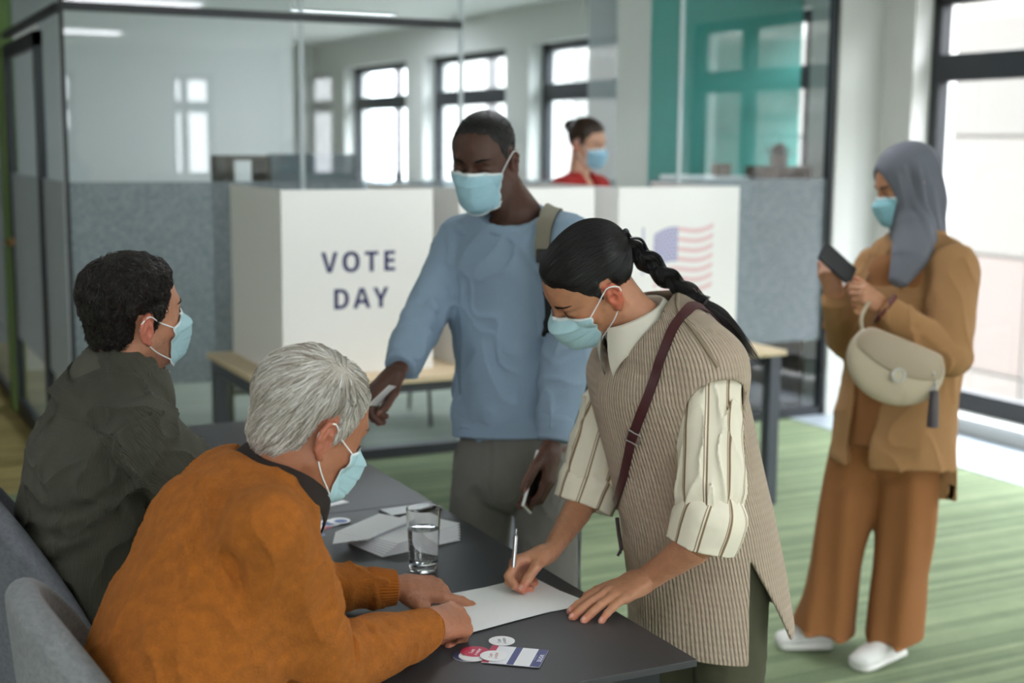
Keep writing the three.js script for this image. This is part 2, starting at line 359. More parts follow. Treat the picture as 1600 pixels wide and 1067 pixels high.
struct('wall_left', box(ROOM.x0 - 0.3, ROOM.x0, -0.3, ROOM.top, ROOM.z0 - 0.3, ROOM.z1 + 0.35), M.paint, 'white side wall');
struct('wall_far', box(ROOM.x0, ROOM.x1 + 0.35, -0.3, ROOM.top, ROOM.z0 - 0.3, ROOM.z0), M.paint, 'white end wall of the back office');
struct('wall_office', box(1.2, 3.3, 0, ROOM.top, -10.62, -10.5), M.paint, 'white wall in the office behind the partition');
struct('wall_corridor', box(ROOM.x0, ROOM.sideX - 0.2, 0, ROOM.top, -12.2, -12), std('#8b9093', 0.8), 'grey wall at the end of the corridor');

const WIN = { bottom: 0.1, top: 2.6, bar: [2.07, 2.23], half: 1.03, split: -0.36 };
function wallWithWindows(name, x0, x1, openings, label) {   // drawn in a wall's own plane, then turned into place
  const s = new THREE.Shape([[x0, -0.3], [x1, -0.3], [x1, ROOM.top], [x0, ROOM.top]].map((p) => new THREE.Vector2(...p)));
  for (const [c, h] of openings) s.holes.push(new THREE.Path([[c - h, WIN.bottom], [c - h, WIN.top], [c + h, WIN.top], [c + h, WIN.bottom]].map((p) => new THREE.Vector2(...p))));
  return struct(name, new THREE.ExtrudeGeometry(s, { depth: 0.35, bevelEnabled: false }), M.paint, label);
}
function windowUnit(name, label, w = WIN.half) {
  const g = struct(name, null, null, label), m = (WIN.split * w) / WIN.half, f = 0.075, d0 = 0.14, d1 = 0.22;
  part('frame', join([box(-w, w, WIN.bottom, WIN.bottom + 0.12, d0, d1), box(-w, w, WIN.top - f, WIN.top, d0, d1), box(-w, -w + f, WIN.bottom, WIN.top, d0, d1), box(w - f, w, WIN.bottom, WIN.top, d0, d1)]), M.dark, g);
  part('mullion', box(m - 0.05, m + 0.05, WIN.bottom + 0.12, WIN.top - f, d0, d1), M.dark, g);
  part('transom', rbox(-w + f, w - f, WIN.bar[0], WIN.bar[1], d0 - 0.01, d1, 0.006), M.dark, g);
  for (const [a, b] of [[-w + f, m - 0.05], [m + 0.05, w - f]]) for (const [c, d] of [[WIN.bottom + 0.12, WIN.bar[0]], [WIN.bar[1], WIN.top - f]]) part('pane', new THREE.PlaneGeometry(b - a, d - c).translate((a + b) / 2, (c + d) / 2, 0.18), M.glass, g);
  part('window_sill', rbox(-w, w, WIN.bottom - 0.02, WIN.bottom + 0.004, -0.02, d0, 0.004), M.white, g);
  return g;
}
const rightCentres = []; for (let k = -4; k <= 4; k++) rightCentres.push(-5.5 + 2.56 * k);
wallWithWindows('wall_right', -ROOM.z1 - 0.35, -ROOM.z0, rightCentres.map((z) => [-z, WIN.half]), 'white outer wall with tall windows').rotation.y = Math.PI / 2;
scene.getObjectByName('wall_right').position.x = ROOM.x1;
let windowCount = 0;
for (const z of rightCentres) { const w = windowUnit('window_' + (++windowCount), 'tall dark-framed window in the right wall'); w.rotation.y = Math.PI / 2; w.position.set(ROOM.x1, 0, z); }
const backOpenings = [[-2.9, 0.95], [-0.6, 0.95], [2.75, 0.36], [4.72, 0.3]];
wallWithWindows('wall_back', ROOM.x0, ROOM.x1, backOpenings, 'white wall with windows behind the camera').position.z = ROOM.z1;
for (const [x, h] of backOpenings) windowUnit('window_' + (++windowCount), 'tall dark-framed window behind the camera', h).position.set(x, 0, ROOM.z1);

// the column and the strip of wall between partition and window
struct('wall_column', rbox(4.02, 4.25, 0, ROOM.top, -7.12, -6.8, 0.006), std('#a9aeab', 0.8), 'grey concrete column in the glass partition');
struct('wall_pier', join([box(5.62, 5.95, 0, ROOM.top, -7.1, -6.79), box(5.56, 5.7, 0, ROOM.top, -6.86, -6.74)]), std('#c0c1bc', 0.8), 'pale pier between partition and window');
struct('wall_teal', box(4.74, 5.94, 0, ROOM.top, -7.72, -7.6), M.teal, 'teal painted wall behind the glass');

// ---------------------------------------------------------------- glass partition with a frosted band
{
  const g = struct('wall_glass_partition', null, null, 'glass office partition with a frosted band and dark rails'), z = ROOM.glassZ;
  const joints = [1.03, 2.18, 3.06, 4.03], right = [4.24, 4.45, 5.56];
  const pane = (a, b) => {
    part('pane', new THREE.PlaneGeometry(b - a - 0.006, ROOM.top - 0.06).translate((a + b) / 2, 0.06 + (ROOM.top - 0.06) / 2, z), M.greenGlass, g);
    part('frosted_film', metric(new THREE.PlaneGeometry(b - a - 0.008, 1.0).translate((a + b) / 2, 0.98, z + 0.003)), M.frost, g);
  };
  for (let i = 0; i < 3; i++) pane(joints[i], joints[i + 1]);
  for (let i = 0; i < 2; i++) pane(right[i], right[i + 1]);
  for (const x of [2.18, 3.06, 4.45]) part('glass_joint', box(x - 0.011, x + 0.011, 0.06, ROOM.top, z - 0.006, z + 0.008), M.edge, g);
  part('bottom_rail', join([box(1.03, 4.02, 0, 0.06, z - 0.03, z + 0.03), box(4.25, 5.56, 0, 0.06, z - 0.03, z + 0.03)]), M.dark, g);
  part('transom_rail', box(1.03, 3.06, 2.275, 2.315, z - 0.03, z + 0.02), M.dark, g);
  part('corner_post', box(1.018, 1.032, 0, ROOM.top, z - 0.03, z + 0.02), M.dark, g);
  part('end_post', box(5.53, 5.57, 0, ROOM.top, z - 0.03, z + 0.03), M.dark, g);
  // the side that runs away along the corridor
  const s = struct('wall_glass_corridor', null, null, 'glass side partition along the corridor with frosted band');
  const side = (a, b, y0, y1) => {
    part('pane', new THREE.PlaneGeometry(b - a, y1 - y0).rotateY(Math.PI / 2).translate(1.015, (y0 + y1) / 2, (a + b) / 2), M.greenGlass, s);
    if (y0 < 0.5) part('frosted_film', metric(new THREE.PlaneGeometry(b - a, 1.0).rotateY(-Math.PI / 2).translate(1.012, 0.98, (a + b) / 2)), M.frost, s);
  };
  side(-7.5, -6.82, 0.06, ROOM.top); side(-11.9, -8.9, 0.06, ROOM.top); side(-8.9, -7.5, 2.3, ROOM.top);
  part('bottom_rail', join([box(1.0, 1.03, 0, 0.06, -7.5, -6.82), box(1.0, 1.03, 0, 0.06, -11.9, -8.9)]), M.dark, s);
  part('transom_rail', box(1.0, 1.03, 2.27, 2.31, -11.9, -6.82), M.dark, s);
  part('green_post', box(0.98, 1.06, 0, ROOM.top, -9.1, -8.9), std('#6f8a4a', 0.6), s);
  const d = struct('door_1', null, null, 'dark-framed glass door with a brass handle');
  part('door_frame', join([box(0.995, 1.035, 0, 2.23, -8.88, -8.81), box(0.995, 1.035, 0, 2.23, -7.57, -7.5), box(0.995, 1.035, 2.15, 2.23, -8.88, -7.5), box(0.995, 1.035, 0, 0.1, -8.81, -7.57)]), M.dark, d);
  part('pane', new THREE.PlaneGeometry(1.24, 2.05).rotateY(Math.PI / 2).translate(1.015, 1.115, -8.19), M.greenGlass, d);
  part('frosted_film', metric(new THREE.PlaneGeometry(1.24, 1.0).rotateY(-Math.PI / 2).translate(1.011, 0.98, -8.19)), M.frost, d);
  part('door_handle', join([tube([[1.0, 1.07, -8.72], [0.95, 1.07, -8.72], [0.94, 1.07, -8.68], [0.94, 1.07, -8.52]], 0.012, 16, 8), new THREE.CylinderGeometry(0.026, 0.026, 0.012, 20).rotateZ(Math.PI / 2).translate(0.985, 1.07, -8.72)]), M.brass, d);
}

// ---------------------------------------------------------------- ceiling lamps: LED panels, their light just below the glowing face
{
  const lampFace = (k) => new THREE.MeshStandardMaterial({ color: '#ffffff', emissive: '#f7f8ff', emissiveIntensity: k }), frame = M.white;
  for (const [x, z] of [[-1.6, -4.4], [2.6, -4.4], [-1.6, -0.6], [2.6, -0.6], [-1.6, 3.2], [2.6, 3.2], [3.4, -8.6], [4.6, -13.4]]) {
    const k = z < -7 ? 6 : 3.4;
    const t = thing('ceiling_lamp', 'flat white ceiling lamp panel out of view above the room', 'lamp', [x, ROOM.top, z], 0, 'ceiling lamp panels');
    part('lamp_frame', join([box(-0.62, 0.62, -0.04, 0, -0.32, -0.3), box(-0.62, 0.62, -0.04, 0, 0.3, 0.32), box(-0.62, -0.6, -0.04, 0, -0.3, 0.3), box(0.6, 0.62, -0.04, 0, -0.3, 0.3)]), frame, t);
    part('lamp_face', box(-0.6, 0.6, -0.03, -0.005, -0.3, 0.3), lampFace(k), t);
    const l = new THREE.RectAreaLight('#f7f8ff', k, 1.2, 0.6); l.position.set(x, ROOM.top - 0.032, z); l.lookAt(x, 0, z); scene.add(l);
  }
}

// ---------------------------------------------------------------- outside: a pale panelled building across the street
{
  struct('upper_sky_blocker', box(ROOM.x0 - 0.3, ROOM.x1 + 0.35, ROOM.top + 0.25, 15, ROOM.z0 - 0.3, ROOM.z1 + 0.35), std('#b9b6b0', 0.9), 'unseen block added above the room to shade the street');  // unseen mass added above the ceiling to keep skylight off the facade opposite
  struct('ground_outside', box(6.3, 60, -4.2, -4, -60, 60), std('#8d8d8a', 0.9), 'street outside');
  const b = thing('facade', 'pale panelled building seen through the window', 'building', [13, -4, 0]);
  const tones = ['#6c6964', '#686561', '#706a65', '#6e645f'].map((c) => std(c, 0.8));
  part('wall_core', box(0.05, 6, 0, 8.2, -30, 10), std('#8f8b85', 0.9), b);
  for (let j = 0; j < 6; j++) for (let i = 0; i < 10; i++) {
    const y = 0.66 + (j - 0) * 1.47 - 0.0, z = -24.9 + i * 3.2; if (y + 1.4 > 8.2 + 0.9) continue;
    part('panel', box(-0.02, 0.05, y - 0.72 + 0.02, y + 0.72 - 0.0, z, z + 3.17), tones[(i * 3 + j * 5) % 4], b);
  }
}

// ---------------------------------------------------------------- desks
M.legMetal = std('#4c4f58', 0.4);
const DESK = 0.74;
M.deskTop = std('#39393b', 0.5, { bumpMap: texture(256, 256, (u, v, i, j) => lat[(i * 71 + j * 1013) & 4095], { rep: [6, 6] }), bumpScale: 0.00012 });
function desk(z0, z1, label) {
  const t = thing('black_desk', label, 'desk', [1.043, 0, (z0 + z1) / 2]), h = (z1 - z0) / 2 - 0.001;
  part('desk_top', metric(rbox(-0.35, 0.35, DESK - 0.014, DESK, -h, h, 0.0015)), M.deskTop, t);
  for (const s of [-1, 1]) {
    for (const x of [-0.3, 0.28]) part('leg', box(x - 0.025, x + 0.025, 0, DESK - 0.054, s * (h - 0.08) - 0.025, s * (h - 0.08) + 0.025), M.dark, t);
    part('cross_rail', box(-0.325, 0.305, DESK - 0.054, DESK - 0.014, s * (h - 0.08) - 0.025, s * (h - 0.08) + 0.025), M.dark, t);
  }
  part('rail', box(-0.02, 0.02, DESK - 0.054, DESK - 0.014, -h + 0.105, h - 0.105), M.dark, t);
  return t;
}
desk(-3.262, -2.02, 'black desk in front with papers, glass and stickers on it');
desk(-4.506, -3.264, 'black desk continuing behind the first, mostly bare');

// ---------------------------------------------------------------- voting table and booths
{
  const t = thing('voting_table', 'long wooden table with dark metal legs under the voting booths', 'table', [2.725, 0, -5.58]);
  part('table_top', metric(rbox(-1.235, 1.235, 0.715, 0.74, -0.49, 0.49, 0.003)), M.wood, t);
  for (const x of [-1.19, 1.19]) {
    for (const z of [-0.44, 0.44]) part('leg', rbox(x - 0.03, x + 0.03, 0, 0.655, z - 0.03, z + 0.03, 0.003), M.legMetal, t);
    part('side_rail', box(x - 0.03, x + 0.03, 0.655, 0.715, -0.47, 0.47), M.legMetal, t);
  }
  for (const z of [-0.4, 0.4]) part('long_rail', box(-1.16, 1.16, 0.665, 0.714, z - 0.02, z + 0.02), M.legMetal, t);
}

const card = std('#efeeeb', 0.8), cardInside = card;
const navy = '#26265c';
function voteText(g, w, h) { g.fillStyle = '#efeeeb'; g.fillRect(0, 0, w, h); g.fillStyle = navy; g.textAlign = 'center'; g.textBaseline = 'alphabetic'; }
const votePrint = print(780, 900, (g, w, h) => {
  voteText(g, w, h); g.font = 'bold 138px sans-serif';
  const word = (s, x, y, gap) => { const ws = [...s].map((c) => g.measureText(c).width), tot = ws.reduce((a, b) => a + b, 0) + gap * (s.length - 1); let p = x - tot / 2; [...s].forEach((c, i) => { g.fillText(c, p + ws[i] / 2, y); p += ws[i] + gap; }); };
  word('VOTE', w * 0.5, h * 0.445, 16); word('DAY', w * 0.505, h * 0.645, 14);
});
const flagPrint = print(780, 900, (g, w, h) => {
  g.fillStyle = '#efeeeb'; g.fillRect(0, 0, w, h);
  const X = (s) => 225 + s * 385, wave = (s) => -24 * Math.sin(s * 5.4 + 0.3) - 78 * s, top = 262, H = 350;
  for (let k = 0; k < 13; k += 2) {
    g.fillStyle = '#e6c6c8'; g.beginPath();
    for (let i = 0; i <= 40; i++) g.lineTo(X(i / 40), top + (k / 13) * H + wave(i / 40));
    for (let i = 40; i >= 0; i--) g.lineTo(X(i / 40), top + ((k + 1) / 13) * H + wave(i / 40));
    g.fill();
  }
  g.fillStyle = '#a6a4c4'; g.beginPath();
  for (let i = 0; i <= 16; i++) g.lineTo(X(i / 40), top + wave(i / 40));
  for (let i = 16; i >= 0; i--) g.lineTo(X(i / 40), top + (7 / 13) * H + wave(i / 40));
  g.fill();
  g.fillStyle = '#e8e7ee';
  for (let r = 0; r < 9; r++) for (let c = 0; c < (r % 2 ? 5 : 6); c++) { const s = ((c + (r % 2 ? 1 : 0.5)) / 6) * 0.4; g.beginPath(); g.arc(X(s), top + ((r + 0.75) / 9.6) * (7 / 13) * H + wave(s), 5, 0, 7); g.fill(); }
  g.fillStyle = '#b9b7cf'; g.fillRect(150, 215, 14, 260);
});
const flat = (m) => std('#ffffff', 0.8, { map: m });
function booth(x, front, sidePrint, label) {
  const t = thing('voting_booth', label, 'voting booth', [x, DESK, -5.28], 0, 'voting booths on the wooden table'), w = 0.65, d = 0.76, h = 0.75, k = 0.005;
  const sheetWith = (geo, m, y) => part(y, geo, m, t);
  sheetWith(box(0, w, 0, h, -k, 0), front ? [card, card, card, card, front, card] : card, 'front_panel');
  sheetWith(box(0, k, 0, h, -d, -k), sidePrint ? [card, sidePrint, card, card, card, card] : card, 'side_panel');
  sheetWith(box(w - k, w, 0, h, -d, -k), card, 'side_panel');
}
booth(1.605, flat(votePrint), null, 'white cardboard voting booth with blue VOTE DAY lettering');
booth(2.375, null, flat(votePrint), 'middle white voting booth partly hidden behind the man in blue');
booth(3.15, flat(flagPrint), null, 'white voting booth printed with a faded waving flag');

// ---------------------------------------------------------------- people: heads, hands, masks and hair
const hexLin = (h) => new THREE.Color(h).toArray();
function person(label, base) {
  const g = thing('person', label, 'person', [base[0], 0, base[1]]);
  g.put = (name, geo, mat, parent = g) => part(name, geo.translate(-base[0], 0, -base[1]), mat, parent);
  return g;
}
const skinBump = texture(256, 256, (u, v, i, j) => 0.6 * fbm(u, v, 64, 2) + 0.4 * lat[(i * 29 + j * 613) & 4095], { rep: [14, 14] });
const skinMat = () => new THREE.MeshPhysicalMaterial({ color: '#ffffff', vertexColors: true, roughness: 0.52, bumpMap: skinBump, bumpScale: 0.0003, sheen: 0.15, sheenRoughness: 0.6 });
const hairMat = (rough = 0.42) => new THREE.MeshPhysicalMaterial({ color: '#ffffff', vertexColors: true, roughness: rough });
// head axes: x to the person's left, y up, z out of the face; origin between the ears
function headFrame(at, look, up, scale = 1) {
  const z = norm(look), x = norm(cross(up, z)), y = cross(z, x), m = new THREE.Matrix4().makeBasis(new THREE.Vector3(...x), new THREE.Vector3(...y), new THREE.Vector3(...z));
  m.scale(new THREE.Vector3(scale, scale, scale)); m.setPosition(...at);
  const inv = m.clone().invert(), v = new THREE.Vector3();
  return { m, scale, out: (p) => v.set(...p).applyMatrix4(m).toArray(), inn: (p) => v.set(...p).applyMatrix4(inv).toArray(), axes: [x, y, z] };
}
function skull(F, { w = 1, jaw = 1 } = {}) {
  F.ell([0, 0.045, -0.012], [0.0755 * w, 0.082, 0.099], null, 0.02);
  F.ell([0, 0.012, 0.03], [0.066 * w, 0.084, 0.06], null, 0.03);
  F.ell([0, -0.058, 0.034], [0.05 * w * jaw, 0.052, 0.052], null, 0.03);
}
function headField(o) {
  const F = new Field(), w = o.w ?? 1;
  skull(F, o);
  for (const s of [-1, 1]) {
    F.ell([s * 0.042 * w, -0.02, 0.056], [0.024, 0.02, 0.022], null, 0.025);
    F.cap([s * 0.054 * w, -0.045, 0.0], [s * 0.03, -0.088, 0.062], 0.016, 0.016, 0.03);
  }
  F.ball([0, -0.096, 0.07], 0.017, 0.025);
  F.cap([-0.034, 0.031, 0.077], [0.034, 0.031, 0.077], 0.0115, 0.0115, 0.02);
  F.cap([0, 0.026, 0.084], [0, -0.022, 0.108], 0.0085, 0.011, 0.014);
  F.ball([0, -0.029, 0.108], 0.0125, 0.01);
  for (const s of [-1, 1]) {
    F.ball([s * 0.0125, -0.032, 0.099], 0.0085, 0.008);
    F.carve(ellipsoid([s * 0.033, 0.008, 0.098], [0.019, 0.012, 0.016]), 0.014);
    F.ell([s * 0.033, 0.007, 0.0755], [0.0165, 0.0125, 0.0125], null, 0.006);
  }
  F.cap([0, -0.064, 0.084], [0, -0.066, 0.083], 0.016, 0.016, 0.02);
  // ears
  for (const s of [-1, 1]) {
    const e = (z, y, q = 0) => [s * (0.0755 * w + 0.004 - z * 0.35 + q), y - 0.004, z - 0.008];
    F.ell(e(-0.002, 0.0), [0.007, 0.027, 0.015], null, 0.008);
    F.carve(ellipsoid(e(0.001, -0.003, 0.008), [0.0075, 0.013, 0.0095]), 0.004);
    F.carve(ellipsoid(e(-0.004, 0.017, 0.0075), [0.005, 0.008, 0.008]), 0.004);
    F.chain([e(0.004, -0.03), e(-0.010, -0.02), e(-0.017, -0.002, 0.001), e(-0.018, 0.014, 0.002), e(-0.010, 0.029, 0.001), e(0.004, 0.031), e(0.012, 0.02, -0.002), e(0.009, 0.008, -0.003)], [0.0065, 0.0048, 0.0042, 0.0042, 0.0042, 0.0042, 0.004, 0.003], 0.004);
    F.chain([e(0.006, -0.016), e(-0.007, -0.012, 0.001), e(-0.011, 0.002, 0.002), e(-0.007, 0.014, 0.002)], [0.0035, 0.0035, 0.003, 0.0025], 0.005);
    F.ball(e(0.010, -0.006), 0.0045, 0.006);
    F.grow(e(-0.03, 0), 0.02);
  }
  if (o.neck) F.oval(o.neck, { side: [1, 0, 0] }, 0.03);
  F.bend = (x, y, z) => 0.0006 * noise3(x * 90, y * 90, z * 90);
  return F;
}
// skin of a head, in world axes; o.neck: chain in head axes
function headGeo(H, o, F = headField(o)) {
  const b = hexLin(o.skin), rd = hexLin(o.flush ?? o.skin), st = o.stubble ? hexLin(o.stubble) : null;
  const g = meshed(F, 0.0036, {
    color: ([x, y, z]) => {
      let c = b.slice();
      const ear = smooth(0.071, 0.078, Math.abs(x)) * (1 - smooth(0.03, 0.05, Math.abs(y))) * smooth(0.03, 0.015, z);
      c = mix(c, rd, 0.75 * ear);
      const cheek = smooth(0.03, 0.0, Math.abs(y + 0.02)) * smooth(0.03, 0.07, z) * smooth(0.02, 0.045, Math.abs(x)); c = mix(c, rd, 0.35 * cheek);
      if (st) { const beard = smooth(-0.015, -0.05, y + 0.35 * Math.max(0, 0.02 - z)) * smooth(-0.02, 0.02, z) * smooth(-0.12, -0.1, y); c = mix(c, st, 0.45 * beard * (0.7 + 0.5 * noise3(x * 700, y * 700, z * 700))); }
      const m = 1 + 0.06 * noise3(x * 60, y * 60, z * 60) + 0.05 * noise3(x * 240, y * 240, z * 240);
      return c.map((q) => q * m);
    },
  });
  return g.applyMatrix4(H.m);
}
function maskPoint(u, v) {   // u -1..1 across, v 0..1 down
  const tab = (a) => { const q = v * (a.length - 1), i = Math.min(a.length - 2, Math.floor(q)), t = q - i, s = t * t * (3 - 2 * t); return a[i] + (a[i + 1] - a[i]) * s; };
  const zc = tab([0.107, 0.134, 0.131, 0.121, 0.088]), zs = 0.05 + 0.004 * v, w = 0.066 - 0.014 * v, yc = 0.004 - 0.126 * v, ys = -0.014 - 0.074 * v;
  const th = 1.28, a = u * th, k = (Math.cos(a) - Math.cos(th)) / (1 - Math.cos(th)), q = Math.pow(k, 0.85);
  const pleat = 0.0034 * ((v * 4.2) % 1) * smooth(0.06, 0.2, v) * smooth(0.95, 0.8, v) * smooth(1, 0.7, Math.abs(u));
  const pinch = -0.008 * Math.exp(-Math.pow((v - 0.02) / 0.12, 2)) * Math.exp(-Math.pow((Math.abs(u) - 0.42) / 0.16, 2));
  const r = 0.0013 * noise3(u * 5 + 3, v * 6, 1.5) + 0.0005 * noise3(u * 11, v * 13, 4.5) + 0.002 * Math.abs(u) ** 3 * Math.sin(v * 19 + u * 3);
  return [w * Math.sin(a) / Math.sin(th), ys + (yc - ys) * q, zs + (zc - zs) * k + pleat + pinch + r];
}
const maskWeave = texture(128, 128, (u, v, i, j) => 0.5 + 0.5 * lat[(i * 17 + j * 271) & 4095], { rep: [3, 3] });
function wearMask(P, H, F, { blue = '#a8ced7', white = '#e6ecee', tilt = 0 } = {}) {
  const b = hexLin(blue), wh = hexLin(white);
  const mat = new THREE.MeshPhysicalMaterial({ color: '#ffffff', vertexColors: true, roughness: 0.85, bumpMap: maskWeave, bumpScale: 0.0002, side: THREE.DoubleSide });
  const clear = (p) => { for (let k = 0; k < 8; k++) { const d = F.at(...p); if (d > 0.0035) break; const c = [0, -0.05, 0.0], out = norm(sub(p, c)); p = add(p, out, 0.0045 - d); } return p; };
  const g = sheet(60, 44, (u, v) => clear(maskPoint(u * 2 - 1, v)), 0.0014, (u, v, front) => (v < 0.06 || v > 0.975 || u < 0.014 || u > 0.986 || front ? wh : mix(b, wh, clamp(0.05 + 0.06 * noise3(u * 40, v * 40, 2)))));
  const m = P.put('face_mask', g.applyMatrix4(H.m), mat), loopMat = std('#eceeee', 0.8);
  for (const s of [-1, 1]) {
    const p0 = clear(maskPoint(s * 0.985, 0.02)), p1 = clear(maskPoint(s * 0.985, 0.96));
    const loop = tube([p0, [s * 0.076, 0.008, 0.022], [s * 0.086, 0.028, -0.008], [s * 0.088, 0.012, -0.028], [s * 0.083, -0.014, -0.024], [s * 0.0785, -0.036, -0.006], [s * 0.072, -0.058, 0.016], p1].map((q) => [q[0], q[1], q[2]]), 0.0015, 40, 6);
    P.put('ear_loop', loop.applyMatrix4(H.m), loopMat, m);
  }
  return m;
}
// where hair grows: height of the hairline round the head, from the forehead (0) to the nape (180 degrees)
function hairline(table) {
  return (x, y, z) => {
    const f = (Math.atan2(Math.abs(x), z + 0.005) * 180) / Math.PI; let i = 0; while (i < table.length - 2 && table[i + 1][0] < f) i++;
    const [f0, y0] = table[i], [f1, y1] = table[i + 1], t = clamp((f - f0) / (f1 - f0)); return y - (y0 + (y1 - y0) * t * t * (3 - 2 * t));
  };
}
const SHORT = [[0, 0.082], [38, 0.07], [58, 0.03], [70, -0.012], [80, -0.012], [84, 0.032], [104, 0.03], [116, -0.03], [140, -0.055], [180, -0.062]];
function hairCap(H, o) {
  const F = new Field(); skull(F, o); if (o.neck) F.oval(o.neck, { side: [1, 0, 0] }, 0.03);
  const inside = F.items.length, base = new Field(); base.items = F.items.slice(); base.lo = F.lo.slice(); base.hi = F.hi.slice();
  const line = hairline(o.line), t = o.thick;
  F.bend = null;
  const G = new Field(); G.lo = F.lo.map((q) => q - 0.04); G.hi = F.hi.map((q) => q + 0.04);
  G.put((x, y, z) => base.at(x, y, z) + 0.0015 - (typeof t === 'function' ? t(x, y, z) : t) * smooth(-0.004, 0.03, line(x, y, z)), 0.001);
  G.trim((x, y, z) => -0.75 * line(x, y, z) + 0.0035 * noise3(x * 120, y * 120, z * 120), 0.012);
  G.bend = o.bend ?? null;
  const c = o.colors.map(hexLin);
  return { G, base, line, geo: meshed(G, o.cell ?? 0.004, { color: (p) => mix(c[0], c[1 % c.length], clamp(0.5 + 0.5 * noise3(p[0] * 50, p[1] * 50, p[2] * 50))) }) };
}
// strands combed over a cap: dir(p) gives the way a hair lies
function combed(cap, { count, length, dir, r = 0.0006, step = 0.006, lift = 0.001, wave = 0, colors, jitter = 0.15, line = 0.004, stop = null }) {
  const list = [], c = colors.map(hexLin), G = cap.G;
  const grad = (p) => { const e = 0.002; return norm([G.at(p[0] + e, p[1], p[2]) - G.at(p[0] - e, p[1], p[2]), G.at(p[0], p[1] + e, p[2]) - G.at(p[0], p[1] - e, p[2]), G.at(p[0], p[1], p[2] + e) - G.at(p[0], p[1], p[2] - e)]); };
  let guard = 0;
  while (list.length < count && guard++ < count * 12) {
    const d = norm([rand() * 2 - 1, rand() * 2 - 1, rand() * 2 - 1]); let p = add([0, 0.03, -0.005], d, 0.14);
    for (let i = 0; i < 12; i++) { const q = G.at(...p); p = add(p, d, -clamp(q, -0.02, 0.02) * 0.9); }
    if (Math.abs(G.at(...p)) > 0.004 || cap.line(...p) < line) continue;
    const L = length(p) * (0.7 + 0.6 * rand()), pts = [], ph = rand() * 6.28, jit = [rand() - 0.5, rand() - 0.5, rand() - 0.5], lf = lift * (0.2 + 1.2 * rand());
    for (let s = 0; s <= L; s += step) {
      const n = grad(p), q = G.at(...p), t = s / L;
      p = add(p, n, clamp(lf * Math.sin(Math.min(1, t * 1.2) * Math.PI) - q - 0.0004, -0.01, 0.01));
      pts.push(p.slice());
      if (stop && stop(p)) break;
      let v = add(dir(p), jit, jitter); if (wave) v = add(v, norm(cross(n, v)), wave * Math.sin(s * 260 + ph));
      v = norm(add(v, n, -dot(v, n))); p = add(p, v, step);
    }
    if (pts.length < 3) continue;
    pts.r = r * (0.7 + 0.6 * rand()); pts.c = c[Math.floor(rand() * c.length)]; list.push(pts);
  }
  return strands(list, r, (pts) => pts.c);
}
function brows(o, F) {   // short hairs along the brows, and lashes along the lids
  const list = [], c = hexLin(o.color);
  for (const s of [-1, 1]) {
    for (let i = 0; i < 150; i++) {
      const t = rand(), x = 0.016 + 0.034 * t, y = 0.03 + 0.006 * Math.sin(t * 2.4) + (rand() - 0.5) * 0.0075 * (1.15 - t), z = 0.0925 - 26 * (x - 0.012) ** 2 * 0.7;
      list.push([[s * x, y, z], [s * (x + 0.004), y + 0.001, z - 0.0005], [s * (x + 0.007), y + (t > 0.6 ? -0.001 : 0.001), z - 0.003]]);
    }
    const lash = []; for (let i = 0; i <= 10; i++) { const t = i / 10, x = 0.019 + 0.029 * t; lash.push([s * x, 0.0045 - 0.0055 * Math.sin(t * Math.PI) + 0.002, 0.0805 + 0.0085 * Math.sin(t * Math.PI) - 0.006 * t]); }
    lash.r = 0.0011; list.push(lash);
  }
  for (const l of list) for (let i = 0; i < l.length; i++) { let p = l[i]; for (let k = 0; k < 6; k++) p = add(p, [0, 0, 1], -clamp(F.at(...p) - 0.0007 - 0.0006 * (i % 3), -0.01, 0.01)); l[i] = p; }
  return strands(list, 0.0006, () => c);
}
